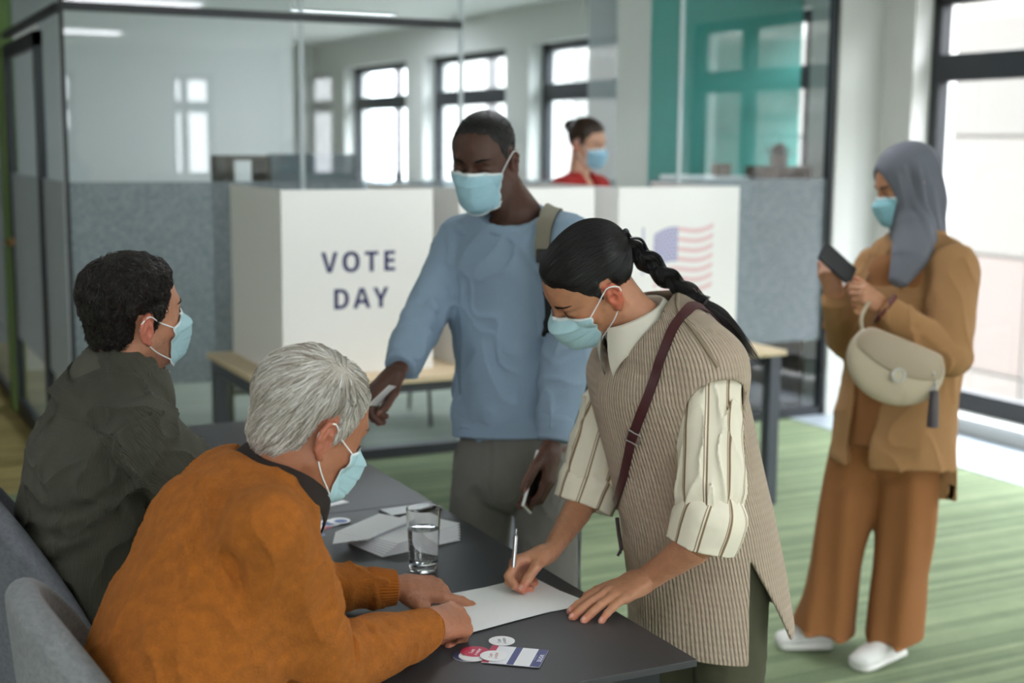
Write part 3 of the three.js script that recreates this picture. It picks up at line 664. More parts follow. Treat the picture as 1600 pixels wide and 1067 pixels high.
// a hand: o.at wrist, o.dir to the fingers, o.back out of the back of the hand, o.right; o.bend per finger [knuckle, middle, tip, spread] in degrees; o.thumb three directions
function handField(o) {
  const F = new Field(), s = o.scale ?? 1, X = norm(o.dir), Y = norm(add(o.back, X, -dot(o.back, X))), Z = cross(X, Y), k = o.right ? -1 : 1;
  const at = (x, y, z) => add(add(add(o.at, X, x * s), Y, y * s), Z, z * k * s), way = (v) => add(add(X.map((q) => q * v[0]), Y, v[1]), Z, v[2] * k);
  const rad = Math.PI / 180, zs = [0.029, 0.01, -0.0095, -0.027], xs = [0.088, 0.092, 0.088, 0.08], ys = [0.002, 0.005, 0.004, 0.0];
  const len = [[0.043, 0.026, 0.021], [0.047, 0.03, 0.022], [0.043, 0.028, 0.022], [0.034, 0.021, 0.02]], rr = [0.0098, 0.01, 0.0094, 0.0084];
  const am = o.arm ? norm(sub(o.arm, o.at)) : X.map((q) => -q);
  F.oval([[o.arm ?? add(o.at, X, -0.05 * s), (o.arm ? 0.037 : 0.028) * s, (o.arm ? 0.034 : 0.023) * s], [add(o.at, am, 0.05 * s), 0.029 * s, 0.024 * s], [o.at, 0.0275 * s, 0.02 * s], [at(0.03, 0, 0), 0.03 * s, 0.017 * s]], { side: Z }, 0.02);
  for (let i = 0; i < 4; i++) F.cap(at(0.02, -0.001, zs[i] * 0.62), at(xs[i] - 0.006, ys[i] - 0.003, zs[i]), 0.0165 * s, 0.0125 * s, 0.014);
  F.tips = [];
  for (let i = 0; i < 4; i++) {
    const [a, b, c, sp] = o.bend[i]; let p = at(xs[i] - 0.004, ys[i] - 0.002, zs[i]), ang = 0, r = rr[i] * s * (o.fat ?? 1); const sy = (sp ?? 0) * rad;
    const tip = [];
    [a, b, c].forEach((g, j) => {
      ang += g * rad; const d = way([Math.cos(ang) * Math.cos(sy), -Math.sin(ang), Math.cos(ang) * Math.sin(sy)]), q = add(p, d, len[i][j] * s);
      F.cap(p, q, r, r * 0.92, j === 0 ? 0.007 : 0.003); p = q; r *= 0.92; tip.push(d);
      if (j === 2) F.tips.push({ p: q, d, up: way([Math.sin(ang), Math.cos(ang), 0]), r });
    });
  }
  let p = at(0.02, -0.008, 0.022), r = 0.0165 * s;
  const tl = [0.046, 0.034, 0.026], tr = [0.0165, 0.0118, 0.0106, 0.0088];
  o.thumb.forEach((d, j) => { const q = add(p, norm(way(d)), tl[j] * s); F.cap(p, q, tr[j] * s, tr[j + 1] * s, j === 0 ? 0.016 : 0.004); p = q; if (j === 2) F.tips.push({ p: q, d: norm(way(d)), up: norm(way(o.nail ?? [0.2, 0.6, 0.8])), r: tr[3] * s }); });
  F.frame = { X, Y, Z, at, way };
  F.bend = (x, y, z) => 0.0005 * noise3(x * 110, y * 110, z * 110) + 0.0004 * noise3(x * 330, y * 330, z * 330);
  return F;
}
function handGeo(o, cell = 0.003) {
  const F = handField(o), b = hexLin(o.skin), fl = hexLin(o.flush), nl = hexLin(o.nails), palm = hexLin(o.palm ?? o.skin);
  return meshed(F, cell, {
    color: (p, n) => {
      let c = b.slice();
      if (dot(n, F.frame.Y) < 0) c = mix(c, palm, smooth(0, -0.7, dot(n, F.frame.Y)));
      for (const t of F.tips) {
        const q = sub(p, t.p), l = Math.hypot(...q);
        if (l < 0.024) c = mix(c, fl, 0.5 * smooth(0.024, 0.008, l));
        const side = cross(t.d, t.up), a = dot(q, t.d), u = dot(q, t.up), w = dot(q, side);
        if (u > 0.35 * t.r && Math.hypot((a - 0.001) / 0.0075, w / 0.0052) < 1) c = mix(c, nl, 0.8);
      }
      const m = 1 + 0.07 * noise3(p[0] * 80, p[1] * 80, p[2] * 80) + 0.05 * noise3(p[0] * 300, p[1] * 300, p[2] * 300);
      return c.map((q) => q * m);
    },
  });
}
// the rest of the body under the clothes: one skin from neck to feet
function bodyGeo(skin, J) {
  const F = new Field(), c = hexLin(skin);
  F.oval([[J.pelvis, 0.12, 0.09], [J.waist, 0.105, 0.08], [J.chest, 0.12, 0.085], [add(J.chest, sub(J.neck, J.chest), 0.7), 0.1, 0.07], [J.neck, 0.05, 0.05]], { side: J.side }, 0.03);
  for (const a of J.arms) F.chain(a, [0.042, 0.034, 0.023], 0.02);
  for (const l of J.legs) F.chain(l, [0.065, 0.045, 0.03, 0.03], 0.03);
  return meshed(F, 0.014, { color: () => c });
}
const merged = (...g) => mergeGeometries(g.filter(Boolean).map((q) => { const r = q.clone(); if (r.index === null) return r; return r.toNonIndexed(); }));

// ---------------------------------------------------------------- cloth
const knitBump = texture(64, 64, (u, v) => { const r = Math.pow(Math.abs(Math.sin(u * Math.PI)), 0.8); return clamp(r * (0.8 + 0.2 * Math.sin(v * 2 * Math.PI + (u < 0.5 ? 1.5 : -1.5) * 2))); });
const woolBump = texture(256, 256, (u, v, i, j) => 0.6 * fbm(u, v, 48, 3) + 0.4 * lat[(i * 97 + j * 389) & 4095], { rep: [7, 7] });
const weaveBump = texture(128, 128, (u, v) => 0.5 + 0.25 * Math.sin(u * 2 * Math.PI * 32) * Math.sin(v * 2 * Math.PI * 32) + 0.25 * fbm(u, v, 32, 2), { rep: [14, 14] });
const cloth = (color, more = {}) => new THREE.MeshPhysicalMaterial({ color, roughness: 0.9, sheen: 0.25, sheenRoughness: 0.6, bumpMap: weaveBump, bumpScale: 0.0005, ...more });
const tint = (color, amount, scale, rep) => { const c = new THREE.Color(color).convertLinearToSRGB().toArray(); return texture(256, 256, (u, v, i, j) => c.map((q) => q * (1 - amount + 2 * amount * (0.65 * fbm(u, v, scale, 4) + 0.35 * lat[(i * 61 + j * 727) & 4095]))), { srgb: true, rep: [rep, rep] }); };
// uv round a limb: n repeats round it, lengths in metres
const roundUv = (f, n, per) => (p) => { const o = f.uv(...p); return [((o.ang / (2 * Math.PI)) + 0.5) * n, o.len * per, n]; };
// soft folds everywhere plus given creases
function folds(amp, scale, creases = [], stretch = [1, 1, 1], ridge = 0) {
  const [a, b, c] = stretch.map((q) => q * scale);
  return (x, y, z, d) => {
    if (d > 0.05 || d < -0.05) return 0;
    const n = noise3(x * a * 1.3 + 11, y * b * 1.3, z * c * 1.3);
    let s = amp * noise3(x * a, y * b, z * c) + 0.4 * amp * noise3(x * a * 2.3 + 7, y * b * 2.3, z * c * 2.3);
    if (ridge) { const w = 0.6 * n, r = 1 - Math.abs(noise3(x * a * 1.7 + w, y * b * 1.7 + 5 + w, z * c * 1.7 + w)); s -= ridge * (r * r * r * r - 0.2); }
    for (const q of creases) s += q(x, y, z);
    return s;
  };
}
// a turned-down collar round a neck: f = {c, up, front}
function collar(f, o) {
  const up = norm(f.up), fr = norm(add(f.front, up, -dot(f.front, up))), sd = cross(up, fr), span = o.span ?? 2.7;
  return sheet(72, 16, (u, v) => {
    const a = (u * 2 - 1) * span, front = 1 - Math.abs(u * 2 - 1), t = v < 0.35 ? v / 0.35 : 1, q = v < 0.35 ? 0 : (v - 0.35) / 0.65, end = Math.pow(Math.abs(u * 2 - 1), 8);
    const ang = Math.PI + a, drop = o.drop + (o.point ?? 0) * end, flare = Math.sin(q * Math.PI * 0.5);
    const rs = (o.rs ?? o.r0) + (o.flare + (o.point ?? 0) * 0.35 * end) * flare, rf = (o.rf ?? o.r0) + (o.flare + (o.point ?? 0) * 0.3 * end) * flare;
    const h = -0.03 + (o.h + 0.03 - (o.dip ?? 0) * end) * t - drop * q - (o.dip ?? 0) * end * q * 0;
    const w = 0.0015 * noise3(u * 14, v * 3, 2.2);
    return add(add(add(f.c, fr, Math.cos(ang) * (rf + w)), sd, Math.sin(ang) * (rs + w) - (o.split ?? 0) * Math.sign(a) * end * 0), up, h);
  }, o.thick ?? 0.003);
}
function shoe(P, heel, toe, mat, soleMat, s = 1) {   // heel and toe on the floor
  const d = norm(sub(toe, heel)), side = norm(cross([0, 1, 0], d)), F = new Field(), L = Math.hypot(...sub(toe, heel)), q = (t, y) => add(add(heel, d, t * L), [0, y, 0]);
  F.oval([[q(0.12, 0.05), 0.034 * s, 0.045], [q(0.45, 0.048), 0.04 * s, 0.042], [q(0.75, 0.035), 0.046 * s, 0.03], [q(0.9, 0.03), 0.04 * s, 0.026]], { side }, 0.02);
  F.cap(q(0.15, 0.06), q(0.18, 0.1), 0.036 * s, 0.036 * s, 0.02);
  F.trim((x, y) => 0.012 - y, 0.004);
  const up = P.put('shoe', meshed(F, 0.006), mat);
  const G = new Field(); G.oval([[q(0.1, 0.014), 0.04 * s, 0.02], [q(0.5, 0.014), 0.042 * s, 0.02], [q(0.82, 0.014), 0.047 * s, 0.02], [q(0.9, 0.014), 0.042 * s, 0.02]], { side }, 0.02);
  G.trim((x, y) => -y, 0.002); G.trim((x, y) => y - 0.024, 0.003);
  P.put('sole', meshed(G, 0.006), soleMat, up);
}

// a flat band laid on a surface along a chain of points
function band(F, pts, width, thick, n = 60, off = 0.002) {
  const c = new THREE.CatmullRomCurve3(pts.map((p) => new THREE.Vector3(...p)));
  return sheet(6, n, (u, v) => {
    let p = c.getPoint(v).toArray(); const e = 0.006, t = c.getTangent(v).toArray();
    const g = (q) => norm([F.at(q[0] + e, q[1], q[2]) - F.at(q[0] - e, q[1], q[2]), F.at(q[0], q[1] + e, q[2]) - F.at(q[0], q[1] - e, q[2]), F.at(q[0], q[1], q[2] + e) - F.at(q[0], q[1], q[2] - e)]);
    const m = g(p); p = add(p, norm(cross(m, t)), (u - 0.5) * width); const d = F.at(...p);
    return Math.abs(d) < 0.03 ? add(p, g(p), off + thick / 2 - d) : p;
  }, thick);
}

// ---------------------------------------------------------------- the woman writing at the desk
{
  const P = person('woman with a black braid and beige ribbed vest bending to write at the desk', [1.72, -2.42]);
  const skin = '#b98262', H = headFrame([1.408, 1.393, -2.465], [-0.74, -0.66, -0.18], [-0.69, 0.68, 0.22], 0.95);
  const neckBase = [1.511, 1.302, -2.430], nb = H.inn(neckBase);
  const neck = [[[0, -0.02, -0.028], 0.05, 0.052], [mix([0, -0.02, -0.028], nb, 0.55), 0.05, 0.05], [nb, 0.062, 0.06]];
  const ho = { skin, flush: '#c4624c', neck, w: 0.97, jaw: 0.94 };
  const face = headField(ho), lw = [1.464, 0.798, -2.315], le = [1.520, 0.919, -2.175], ls = [1.571, 1.217, -2.260], rw = [1.356, 0.808, -2.531], re = [1.519, 0.886, -2.660], rs = [1.560, 1.161, -2.600];
  const handL = handGeo({ at: lw, arm: mix(le, lw, 0.25), dir: [-0.165, -0.034, 0.016], back: [-0.12, 1, 0.1], right: false, scale: 0.99, fat: 1.06, bend: [[9, 7, 6, 5], [8, 7, 6, 0], [8, 8, 6, -4], [9, 10, 8, -8]], thumb: [[0.55, -0.25, 0.75], [0.9, -0.15, 0.35], [1, -0.1, 0.1]], skin, flush: '#c9705a', nails: '#d9a597', palm: '#c98f73' }, 0.0027);
  const handR = handGeo({ at: rw, arm: mix(re, rw, 0.3), dir: [-0.85, -0.22, -0.1], back: [-0.2, 0.72, -0.66], right: true, scale: 0.96, fat: 1.08, bend: [[38, 62, 30, 0], [52, 72, 38, 0], [62, 80, 40, 0], [66, 82, 40, 0]], thumb: [[0.74, -0.5, 0.42], [0.82, -0.55, -0.05], [0.8, -0.6, -0.15]], skin, flush: '#c9705a', nails: '#d9a597', palm: '#c98f73' }, 0.0027);
  const body = bodyGeo(skin, { pelvis: [1.7, 0.86, -2.42], waist: [1.66, 1.0, -2.42], chest: [1.58, 1.18, -2.42], neck: neckBase, side: [0, 0, 1], arms: [[ls, le, mix(le, lw, 0.85)], [rs, re, mix(re, rw, 0.85)]], legs: [[[1.7, 0.84, -2.33], [1.69, 0.47, -2.32], [1.74, 0.1, -2.32], [1.66, 0.06, -2.32]], [[1.7, 0.84, -2.51], [1.7, 0.47, -2.53], [1.75, 0.1, -2.53], [1.67, 0.06, -2.53]]] });
  P.put('body', merged(headGeo(H, ho, face), handL, handR, body), skinMat());
  wearMask(P, H, face);

  // hair drawn back to a tie, then a braid
  const tie = H.inn([1.450, 1.484, -2.420]), black = ['#0d0c0d', '#151314', '#1c1918', '#100e10'];
  const cap = hairCap(H, { ...ho, thick: (x, y, z) => 0.006 + 0.004 * smooth(0.02, 0.1, y) + 0.006 * smooth(0.0, -0.09, z), line: [[0, 0.074], [30, 0.07], [50, 0.052], [66, 0.02], [78, -0.012], [86, 0.034], [104, 0.03], [118, -0.018], [150, -0.035], [180, -0.04]], colors: ['#0d0c0d', '#131112'], cell: 0.0036 });
  const toTie = (p) => norm(sub(tie, p));
  const hs = combed(cap, { count: 3600, length: () => 0.24, dir: toTie, r: 0.00055, step: 0.008, lift: 0.0016, colors: black, jitter: 0.1, line: 0.001, stop: (p) => Math.hypot(...sub(p, tie)) < 0.022 });
  const curve = new THREE.CatmullRomCurve3([[1.432, 1.491, -2.420], [1.462, 1.477, -2.420], [1.499, 1.451, -2.410], [1.541, 1.414, -2.400], [1.582, 1.384, -2.385], [1.626, 1.353, -2.370]].map((p) => new THREE.Vector3(...p)));
  const braid = [], tail = [], N = 46, turns = 3.6;
  const fr = (t) => { const d = curve.getTangent(t).toArray(), n = norm(cross([0, 0, 1], d)); return { c: curve.getPoint(t).toArray(), n, b: cross(d, n), d }; };
  for (let k = 0; k < 3; k++) for (let h = 0; h < 110; h++) {
    const ra = Math.sqrt(rand()), an = rand() * 6.283, pts = [];
    for (let i = 0; i <= N; i++) {
      const t = i / N, f = fr(t), grow = smooth(0, 0.1, t), w = (1 - 0.35 * t) * (0.35 + 0.65 * grow), ph = turns * 2 * Math.PI * (t * 0.5) + (k * 2 * Math.PI) / 3, A = 0.0165 * w, Bq = 0.0095 * w, rr = (0.0145 - 0.004 * t) * (0.55 + 0.45 * grow) * ra;
      pts.push(add(add(f.c, f.n, A * Math.sin(ph) + rr * Math.cos(an + ph * 0.4)), f.b, Bq * Math.sin(2 * ph) + rr * Math.sin(an + ph * 0.4)));
    }
    pts.r = 0.0008; pts.c = hexLin(black[h % 4]); braid.push(pts);
  }
  const e0 = [1.621, 1.356, -2.370], e1 = [1.661, 1.328, -2.350], e2 = [1.716, 1.267, -2.330];
  for (let h = 0; h < 420; h++) {
    const a = rand() * 6.283, r = Math.sqrt(rand()), L = 0.6 + 0.6 * rand(), o = [0, Math.cos(a), Math.sin(a)], pts = [];
    for (let i = 0; i <= 9; i++) { const t = (i / 9) * L, c = t < 0.5 ? mix(e0, e1, t * 2) : mix(e1, e2, t * 2 - 1); pts.push(add(add(c, o, r * (0.008 + 0.026 * t * (1.25 - t))), [0, -0.012 * t * t, 0])); }
    pts.r = 0.0006; pts.c = hexLin(h % 3 ? '#1a1311' : '#241815'); tail.push(pts);
  }
  const hair = P.put('hair', merged(merged(cap.geo, hs, brows({ color: '#17110f' }, face)).applyMatrix4(H.m), strands([...braid, ...tail], 0.0008, (p) => p.c)), hairMat(0.36));
  const ringAt = (t, r, m) => { const f = fr(t), pts = []; for (let i = 0; i < 12; i++) { const a = (i / 12) * 6.283; pts.push(add(add(f.c, f.n, r * Math.cos(a)), f.b, r * Math.sin(a))); } P.put('hair_tie', tube(pts, 0.004, 40, 8, true), m, hair); };
  ringAt(0.1, 0.0135, std('#141214', 0.8)); ringAt(0.985, 0.0105, std('#1a1617', 0.5));

  // vest
  const S = new Field(), V = new Field();
  const vf = S.oval([[[1.555, 1.294, -2.420], 0.135, 0.088], [[1.558, 1.245, -2.420], 0.195, 0.118], [[1.566, 1.160, -2.420], 0.215, 0.143], [[1.609, 1.031, -2.420], 0.205, 0.146], [[1.653, 0.884, -2.420], 0.205, 0.15], [[1.682, 0.736, -2.420], 0.212, 0.158], [[1.702, 0.586, -2.420], 0.222, 0.17], [[1.713, 0.495, -2.420], 0.228, 0.178]], { side: [0, 0, 1] }, 0.02);
  S.ell(add(ls, [0.0, 0.02, 0.0]), [0.075, 0.06, 0.062], null, 0.06);
  S.ell(add(rs, [0.0, 0.03, 0.01]), [0.07, 0.06, 0.055], null, 0.06);
  const spine = [[1.62, 0.5], [1.715, 0.57], [1.69, 0.735], [1.655, 0.89], [1.605, 1.03], [1.55, 1.17], [1.53, 1.3], [1.53, 1.5]].map(([x, y]) => ({ x: y < 0.6 ? 1.715 : x, y }));
  const ribs = ([x, y, z]) => { let i = 0; while (i < spine.length - 2 && spine[i + 1].y < y) i++; const a = spine[i], b = spine[i + 1], t = clamp((y - a.y) / (b.y - a.y)), cx = a.x + (b.x - a.x) * t; return [(Math.atan2((x - cx) / 0.15, (z + 2.42) / 0.21) / (2 * Math.PI) + 0.5) * 132, y * 60, 132]; };
  S.bend = folds(0.004, 9, [crease([[1.62, 1.02, -2.2], [1.5, 0.9, -2.25]], 0.03, 0.005), crease([[1.6, 1.1, -2.2], [1.56, 0.8, -2.2]], 0.03, 0.004)], [1, 0.35, 1]);
  V.lo = S.lo; V.hi = S.hi; V.put((x, y, z) => { const d = S.at(x, y, z); return Math.max(d, -d - 0.009); }, 0.001);
  for (const [s, e] of [[ls, le], [rs, re]]) { const d = norm(sub(e, s)); V.carve(capsule(add(add(s, d, 0.062), [0, 0, s === ls ? 0.03 : -0.03]), add(s, d, 0.3), 0.068, 0.075), 0.006); }
  V.trim((x, y, z) => 0.615 + 0.05 * smooth(1.66, 1.85, x) - y, 0.004);
  V.carve((x, y, z) => { const w = (0.84 - y) * 0.62; return z < -2.34 ? 0.2 : Math.max(1.652 - x, x - 1.652 - w, y - 0.84); }, 0.004);
  V.carve(ellipsoid(add(neckBase, [-0.015, 0.015, 0]), [0.098, 0.07, 0.088], [norm([1, 0.55, 0]), norm([-0.55, 1, 0]), [0, 0, 1]]), 0.01);
  const vest = P.put('vest', meshed(V, 0.0042, { uv: ribs }), cloth('#bba895', { bumpMap: knitBump, bumpScale: 0.004, roughness: 0.95 }));

  P.put('shoulder_seam', band(S, [[1.56, 1.362, -2.375], [1.531, 1.349, -2.321], [1.526, 1.312, -2.256], [1.532, 1.274, -2.214], [1.543, 1.25, -2.2]], 0.007, 0.004, 40, -0.0005), cloth('#94836f', { bumpMap: knitBump, bumpScale: 0.002 }), vest);
  // striped shirt: sleeves with rolled cuffs, pointed collar
  const stripes = texture(256, 64, (u, v) => { const a = (u * 9) % 1, d = Math.min(Math.abs(a - 0.5), 1); return d < 0.045 || Math.abs(a - 0.62) < 0.018 ? [0.5, 0.4, 0.3] : [0.9, 0.87, 0.79]; }, { srgb: true });
  const shirt = cloth('#ffffff', { map: stripes, roughness: 0.85 });
  const sleeve = (s, e, w) => {
    const S = new Field(), u = norm(sub(e, s)), d = norm(add(u, norm(sub(w, e)), 0.55)), top = add(e, u, -0.035);
    const f = S.oval([[add(s, [0.0, -0.01, 0]), 0.06, 0.058], [mix(s, top, 0.4), 0.063, 0.064], [mix(s, top, 0.8), 0.066, 0.069], [top, 0.058, 0.06], [add(top, d, 0.03), 0.052, 0.054]], { side: [0, 0, 1], end: 0.012 }, 0.02);
    S.bend = folds(0.005, 13, [], [1.4, 0.35, 1.4], 0.008);
    const m = P.put('shirt_sleeve', meshed(S, 0.0045, { uv: roundUv(f, 1, 3) }), shirt);
    const C = new Field(), a = add(top, d, 0.004), b = add(top, d, 0.056);
    const cf = C.oval([[a, 0.073, 0.075], [b, 0.069, 0.071]], { side: [0, 0, 1], end: 0.006 }, 0.01);
    C.carve(oval([[add(top, d, 0.025), 0.054, 0.056], [add(top, d, 0.12), 0.064, 0.066]], { side: [0, 0, 1] }), 0.004);
    C.bend = folds(0.0035, 22, [], [1, 1, 1]);
    P.put('rolled_cuff', meshed(C, 0.004, { uv: roundUv(cf, 1, 3) }), shirt, m);
  };
  sleeve(ls, le, lw); sleeve(rs, re, rw);
  P.put('shirt_collar', collar({ c: add(neckBase, [-0.012, 0.004, 0]), up: [-0.42, 0.9, -0.02], front: [-1, -0.4, 0.04] }, { r0: 0.064, rs: 0.064, rf: 0.07, flare: 0.02, h: 0.036, drop: 0.05, point: 0.05, span: 2.98 }), cloth('#e2dccd', { side: THREE.DoubleSide }));

  // trousers and shoes
  const T = new Field();
  T.oval([[[1.66, 0.9, -2.42], 0.165, 0.11], [[1.67, 0.8, -2.42], 0.17, 0.11]], { side: [0, 0, 1] }, 0.03);
  for (const z of [-2.325, -2.525]) T.oval([[[1.675, 0.8, z], 0.082, 0.09], [[1.69, 0.47, z], 0.068, 0.075], [[1.74, 0.1, z], 0.062, 0.066]], { side: [0, 0, 1], end: 0.01 }, 0.03);
  T.bend = folds(0.004, 16, [], [1, 1.5, 1]);
  P.put('trousers', meshed(T, 0.007), cloth('#4a4936'));
  for (const z of [-2.325, -2.525]) shoe(P, [1.8, 0, z], [1.56, 0, z], std('#2b2a28', 0.6), std('#1a1a1a', 0.8), 0.9);

  // her bag hangs on the far hip, its strap across her chest
  const bag = thing('shoulder_bag', 'small maroon leather bag on a strap across the beige vest', 'bag'), maroon = std('#4a2226', 0.45, { bumpMap: grain, bumpScale: 0.0003 });
  part('strap', band(S, [[1.7, 1.27, -2.36], [1.64, 1.345, -2.34], [1.573, 1.356, -2.327], [1.54, 1.344, -2.312], [1.501, 1.315, -2.294], [1.477, 1.28, -2.284], [1.464, 1.228, -2.294], [1.449, 1.177, -2.3], [1.443, 1.134, -2.319], [1.447, 1.089, -2.35], [1.457, 1.033, -2.386], [1.47, 0.976, -2.426], [1.49, 0.925, -2.482], [1.56, 0.87, -2.6]], 0.021, 0.003, 90), maroon, bag);
  { const c = [1.4465, 1.089, -2.345], n = norm([-0.75, 0.05, 0.6]), t = norm([0.1, -0.82, -0.5]), b = norm(cross(n, t)), R = (u, v) => add(add(add(c, t, u), b, v), n, 0.006), r = 0.0016;
    part('buckle', tube([R(-0.013, -0.014), R(-0.013, 0.014), R(0.013, 0.014), R(0.013, -0.014)].flatMap((p, i, a) => [p, mix(p, a[(i + 1) % 4], 0.5)]), r, 48, 6, true), M.steel, bag); }
  const BG = new Field(); BG.oval([[[1.72, 0.86, -2.655], 0.085, 0.03], [[1.72, 0.77, -2.66], 0.095, 0.035]], { side: [1, 0, 0] }, 0.02);
  part('bag_body', meshed(BG, 0.007), maroon, bag);
  part('zip_pull', join([tube([[1.491, 0.882, -2.481], [1.488, 0.852, -2.467], [1.486, 0.819, -2.451]], 0.005, 12, 6), tube([[1.487, 0.825, -2.452], [1.478, 0.806, -2.453]], 0.003, 8, 6), tube([[1.487, 0.825, -2.452], [1.482, 0.811, -2.452]], 0.003, 8, 6)]), std('#2c1518', 0.5), bag);
}

// ---------------------------------------------------------------- the grey-haired official in an orange sweater
{
  const P = person('grey-haired man in an orange sweater seated at the desk, pointing at the paper', [0.45, -2.15]);
  const skin = '#a86f52', H = headFrame([0.688, 1.216, -2.135], [0.9, -0.42, -0.2], [0.4, 0.9, 0.03], 0.96);
  const neckBase = [0.643, 1.132, -2.150], nb = H.inn(neckBase);
  const neck = [[[0, -0.03, -0.03], 0.056, 0.06], [mix([0, -0.03, -0.03], nb, 0.55), 0.058, 0.058], [nb, 0.066, 0.064]];
  const ho = { skin, flush: '#b0664f', neck, w: 1.02 }, face = headField(ho);
  const rs = [0.568, 1.101, -1.972], re = [0.683, 0.823, -2.073], rw = [0.962, 0.792, -2.262], ls = [0.64, 1.06, -2.32], le = [0.765, 0.8, -2.56], lw = [0.995, 0.788, -2.505];
  const tones = { skin, flush: '#bf6d58', nails: '#cf9a88', palm: '#bd8467' };
  const handR = handGeo({ ...tones, at: rw, arm: mix(re, rw, 0.5), dir: [0.86, -0.1, -0.42], back: [0.25, 0.85, 0.42], right: true, scale: 1.04, fat: 1.1, bend: [[62, 85, 40, 0], [66, 88, 42, 0], [70, 88, 42, 0], [72, 86, 40, 0]], thumb: [[0.75, -0.5, 0.5], [0.9, -0.35, -0.1], [0.9, -0.2, -0.4]] }, 0.003);
  const handL = handGeo({ ...tones, at: lw, arm: mix(le, lw, 0.5), dir: [1, -0.12, 0.12], back: [0.1, 0.92, 0.3], right: false, scale: 1.02, fat: 1.08, bend: [[14, 12, 8, -2], [48, 66, 35, 0], [60, 78, 40, 0], [66, 80, 40, 0]], thumb: [[0.72, -0.42, 0.55], [0.95, -0.25, 0.1], [1, -0.1, -0.05]] }, 0.003);
  const body = bodyGeo(skin, { pelvis: [0.42, 0.56, -2.15], waist: [0.43, 0.72, -2.15], chest: [0.5, 0.95, -2.15], neck: neckBase, side: [0, 0, 1], arms: [[rs, re, mix(re, rw, 0.8)], [ls, le, mix(le, lw, 0.8)]], legs: [-2.05, -2.25].map((z) => [[0.42, 0.54, z], [0.84, 0.55, z], [0.84, 0.1, z], [0.92, 0.06, z]]) });
  P.put('body', merged(headGeo(H, ho, face), handL, handR, body), skinMat());
  wearMask(P, H, face);
  const greys = ['#d6d0c8', '#c2bab0', '#aaa196', '#e6e2dc', '#8f8375', '#efece7'];
  const cap = hairCap(H, { ...ho, thick: (x, y, z) => 0.007 + 0.003 * smooth(0.0, 0.08, y) + 0.004 * smooth(0.02, -0.06, z), line: [[0, 0.094], [34, 0.082], [52, 0.05], [66, 0.0], [78, -0.02], [84, 0.032], [104, 0.028], [118, -0.04], [150, -0.066], [180, -0.07]], colors: ['#a39a8f', '#bdb5ab'], bend: (x, y, z) => 0.003 * noise3(x * 45, y * 30, z * 45) });
  const whorl = [0.01, 0.15, -0.045];
  const hs = combed(cap, { count: 4200, length: (p) => 0.045 + 0.02 * smooth(0.05, 0.1, p[1]), dir: (p) => norm(add(sub(p, whorl), [0.15, -0.08, p[2] > 0.02 ? 0.06 : -0.02])), r: 0.0007, step: 0.006, lift: 0.003, wave: 0.06, colors: greys, jitter: 0.28, line: -0.001 });
  P.put('hair', merged(cap.geo, hs, brows({ color: '#6d6157' }, face)).applyMatrix4(H.m), hairMat(0.5));

  // sweater
  const S = new Field(), side = { side: [0, 0, 1] };
  S.oval([[[0.604, 1.123, -2.150], 0.1, 0.075], [[0.588, 1.082, -2.150], 0.165, 0.108], [[0.555, 1.007, -2.150], 0.195, 0.145], [[0.512, 0.904, -2.150], 0.195, 0.16], [[0.477, 0.801, -2.150], 0.2, 0.16], [[0.458, 0.684, -2.150], 0.185, 0.155]], side, 0.03);
  S.oval([[rs, 0.07, 0.068], [mix(rs, re, 0.5), 0.069, 0.066], [re, 0.064, 0.062], [mix(re, rw, 0.55), 0.056, 0.054], [mix(re, rw, 0.9), 0.043, 0.041]], { ...side, end: 0.012 }, 0.045);
  S.oval([[ls, 0.075, 0.07], [mix(ls, le, 0.5), 0.066, 0.064], [le, 0.06, 0.058], [mix(le, lw, 0.55), 0.052, 0.05], [mix(le, lw, 0.86), 0.041, 0.039]], { ...side, end: 0.012 }, 0.045);
  const arm = (a, b, t, o) => add(mix(a, b, t), o);
  S.bend = folds(0.006, 10, [
    crease([arm(rs, re, 0.12, [-0.07, -0.01, 0.02]), arm(rs, re, 0.35, [-0.068, -0.01, 0.025]), arm(rs, re, 0.65, [-0.064, -0.015, 0.03]), arm(rs, re, 0.95, [-0.06, -0.02, 0.03])], 0.02, 0.02),
    crease([[0.563, 1.187, -2.020], [0.536, 1.152, -1.950], [0.528, 1.102, -1.920], [0.554, 1.036, -1.900]], 0.02, 0.005),
    crease([arm(re, rw, 0.05, [0.03, 0.05, 0.03]), arm(re, rw, 0.1, [-0.01, -0.02, 0.06])], 0.012, 0.008), crease([arm(re, rw, 0.28, [0.02, 0.05, 0.02]), arm(re, rw, 0.32, [-0.02, -0.02, 0.055])], 0.011, 0.007), crease([arm(re, rw, 0.45, [0.02, 0.05, 0.02]), arm(re, rw, 0.5, [-0.02, -0.02, 0.05])], 0.011, 0.006),
    crease([arm(rs, re, 0.6, [0.07, 0.0, 0.0]), arm(rs, re, 0.75, [0.03, 0.02, 0.06]), arm(rs, re, 0.7, [-0.05, 0.0, 0.05])], 0.016, 0.007), crease([arm(rs, re, 0.4, [0.07, 0.02, 0.0]), arm(rs, re, 0.5, [0.02, 0.0, 0.065])], 0.016, 0.006)], [1, 0.7, 1], 0.006);
  S.carve(ellipsoid(add(neckBase, [0.035, 0.012, 0]), [0.115, 0.06, 0.092], [norm([1, -0.75, 0]), norm([0.75, 1, 0]), [0, 0, 1]]), 0.014);
  const wool = { roughness: 1, bumpMap: woolBump, bumpScale: 0.0022, sheen: 0.6, sheenColor: new THREE.Color('#e8943a'), sheenRoughness: 0.5 };
  const sw = P.put('sweater', meshed(S, 0.0058), cloth('#ffffff', { ...wool, map: tint('#a15c1a', 0.16, 24, 3.2) }));
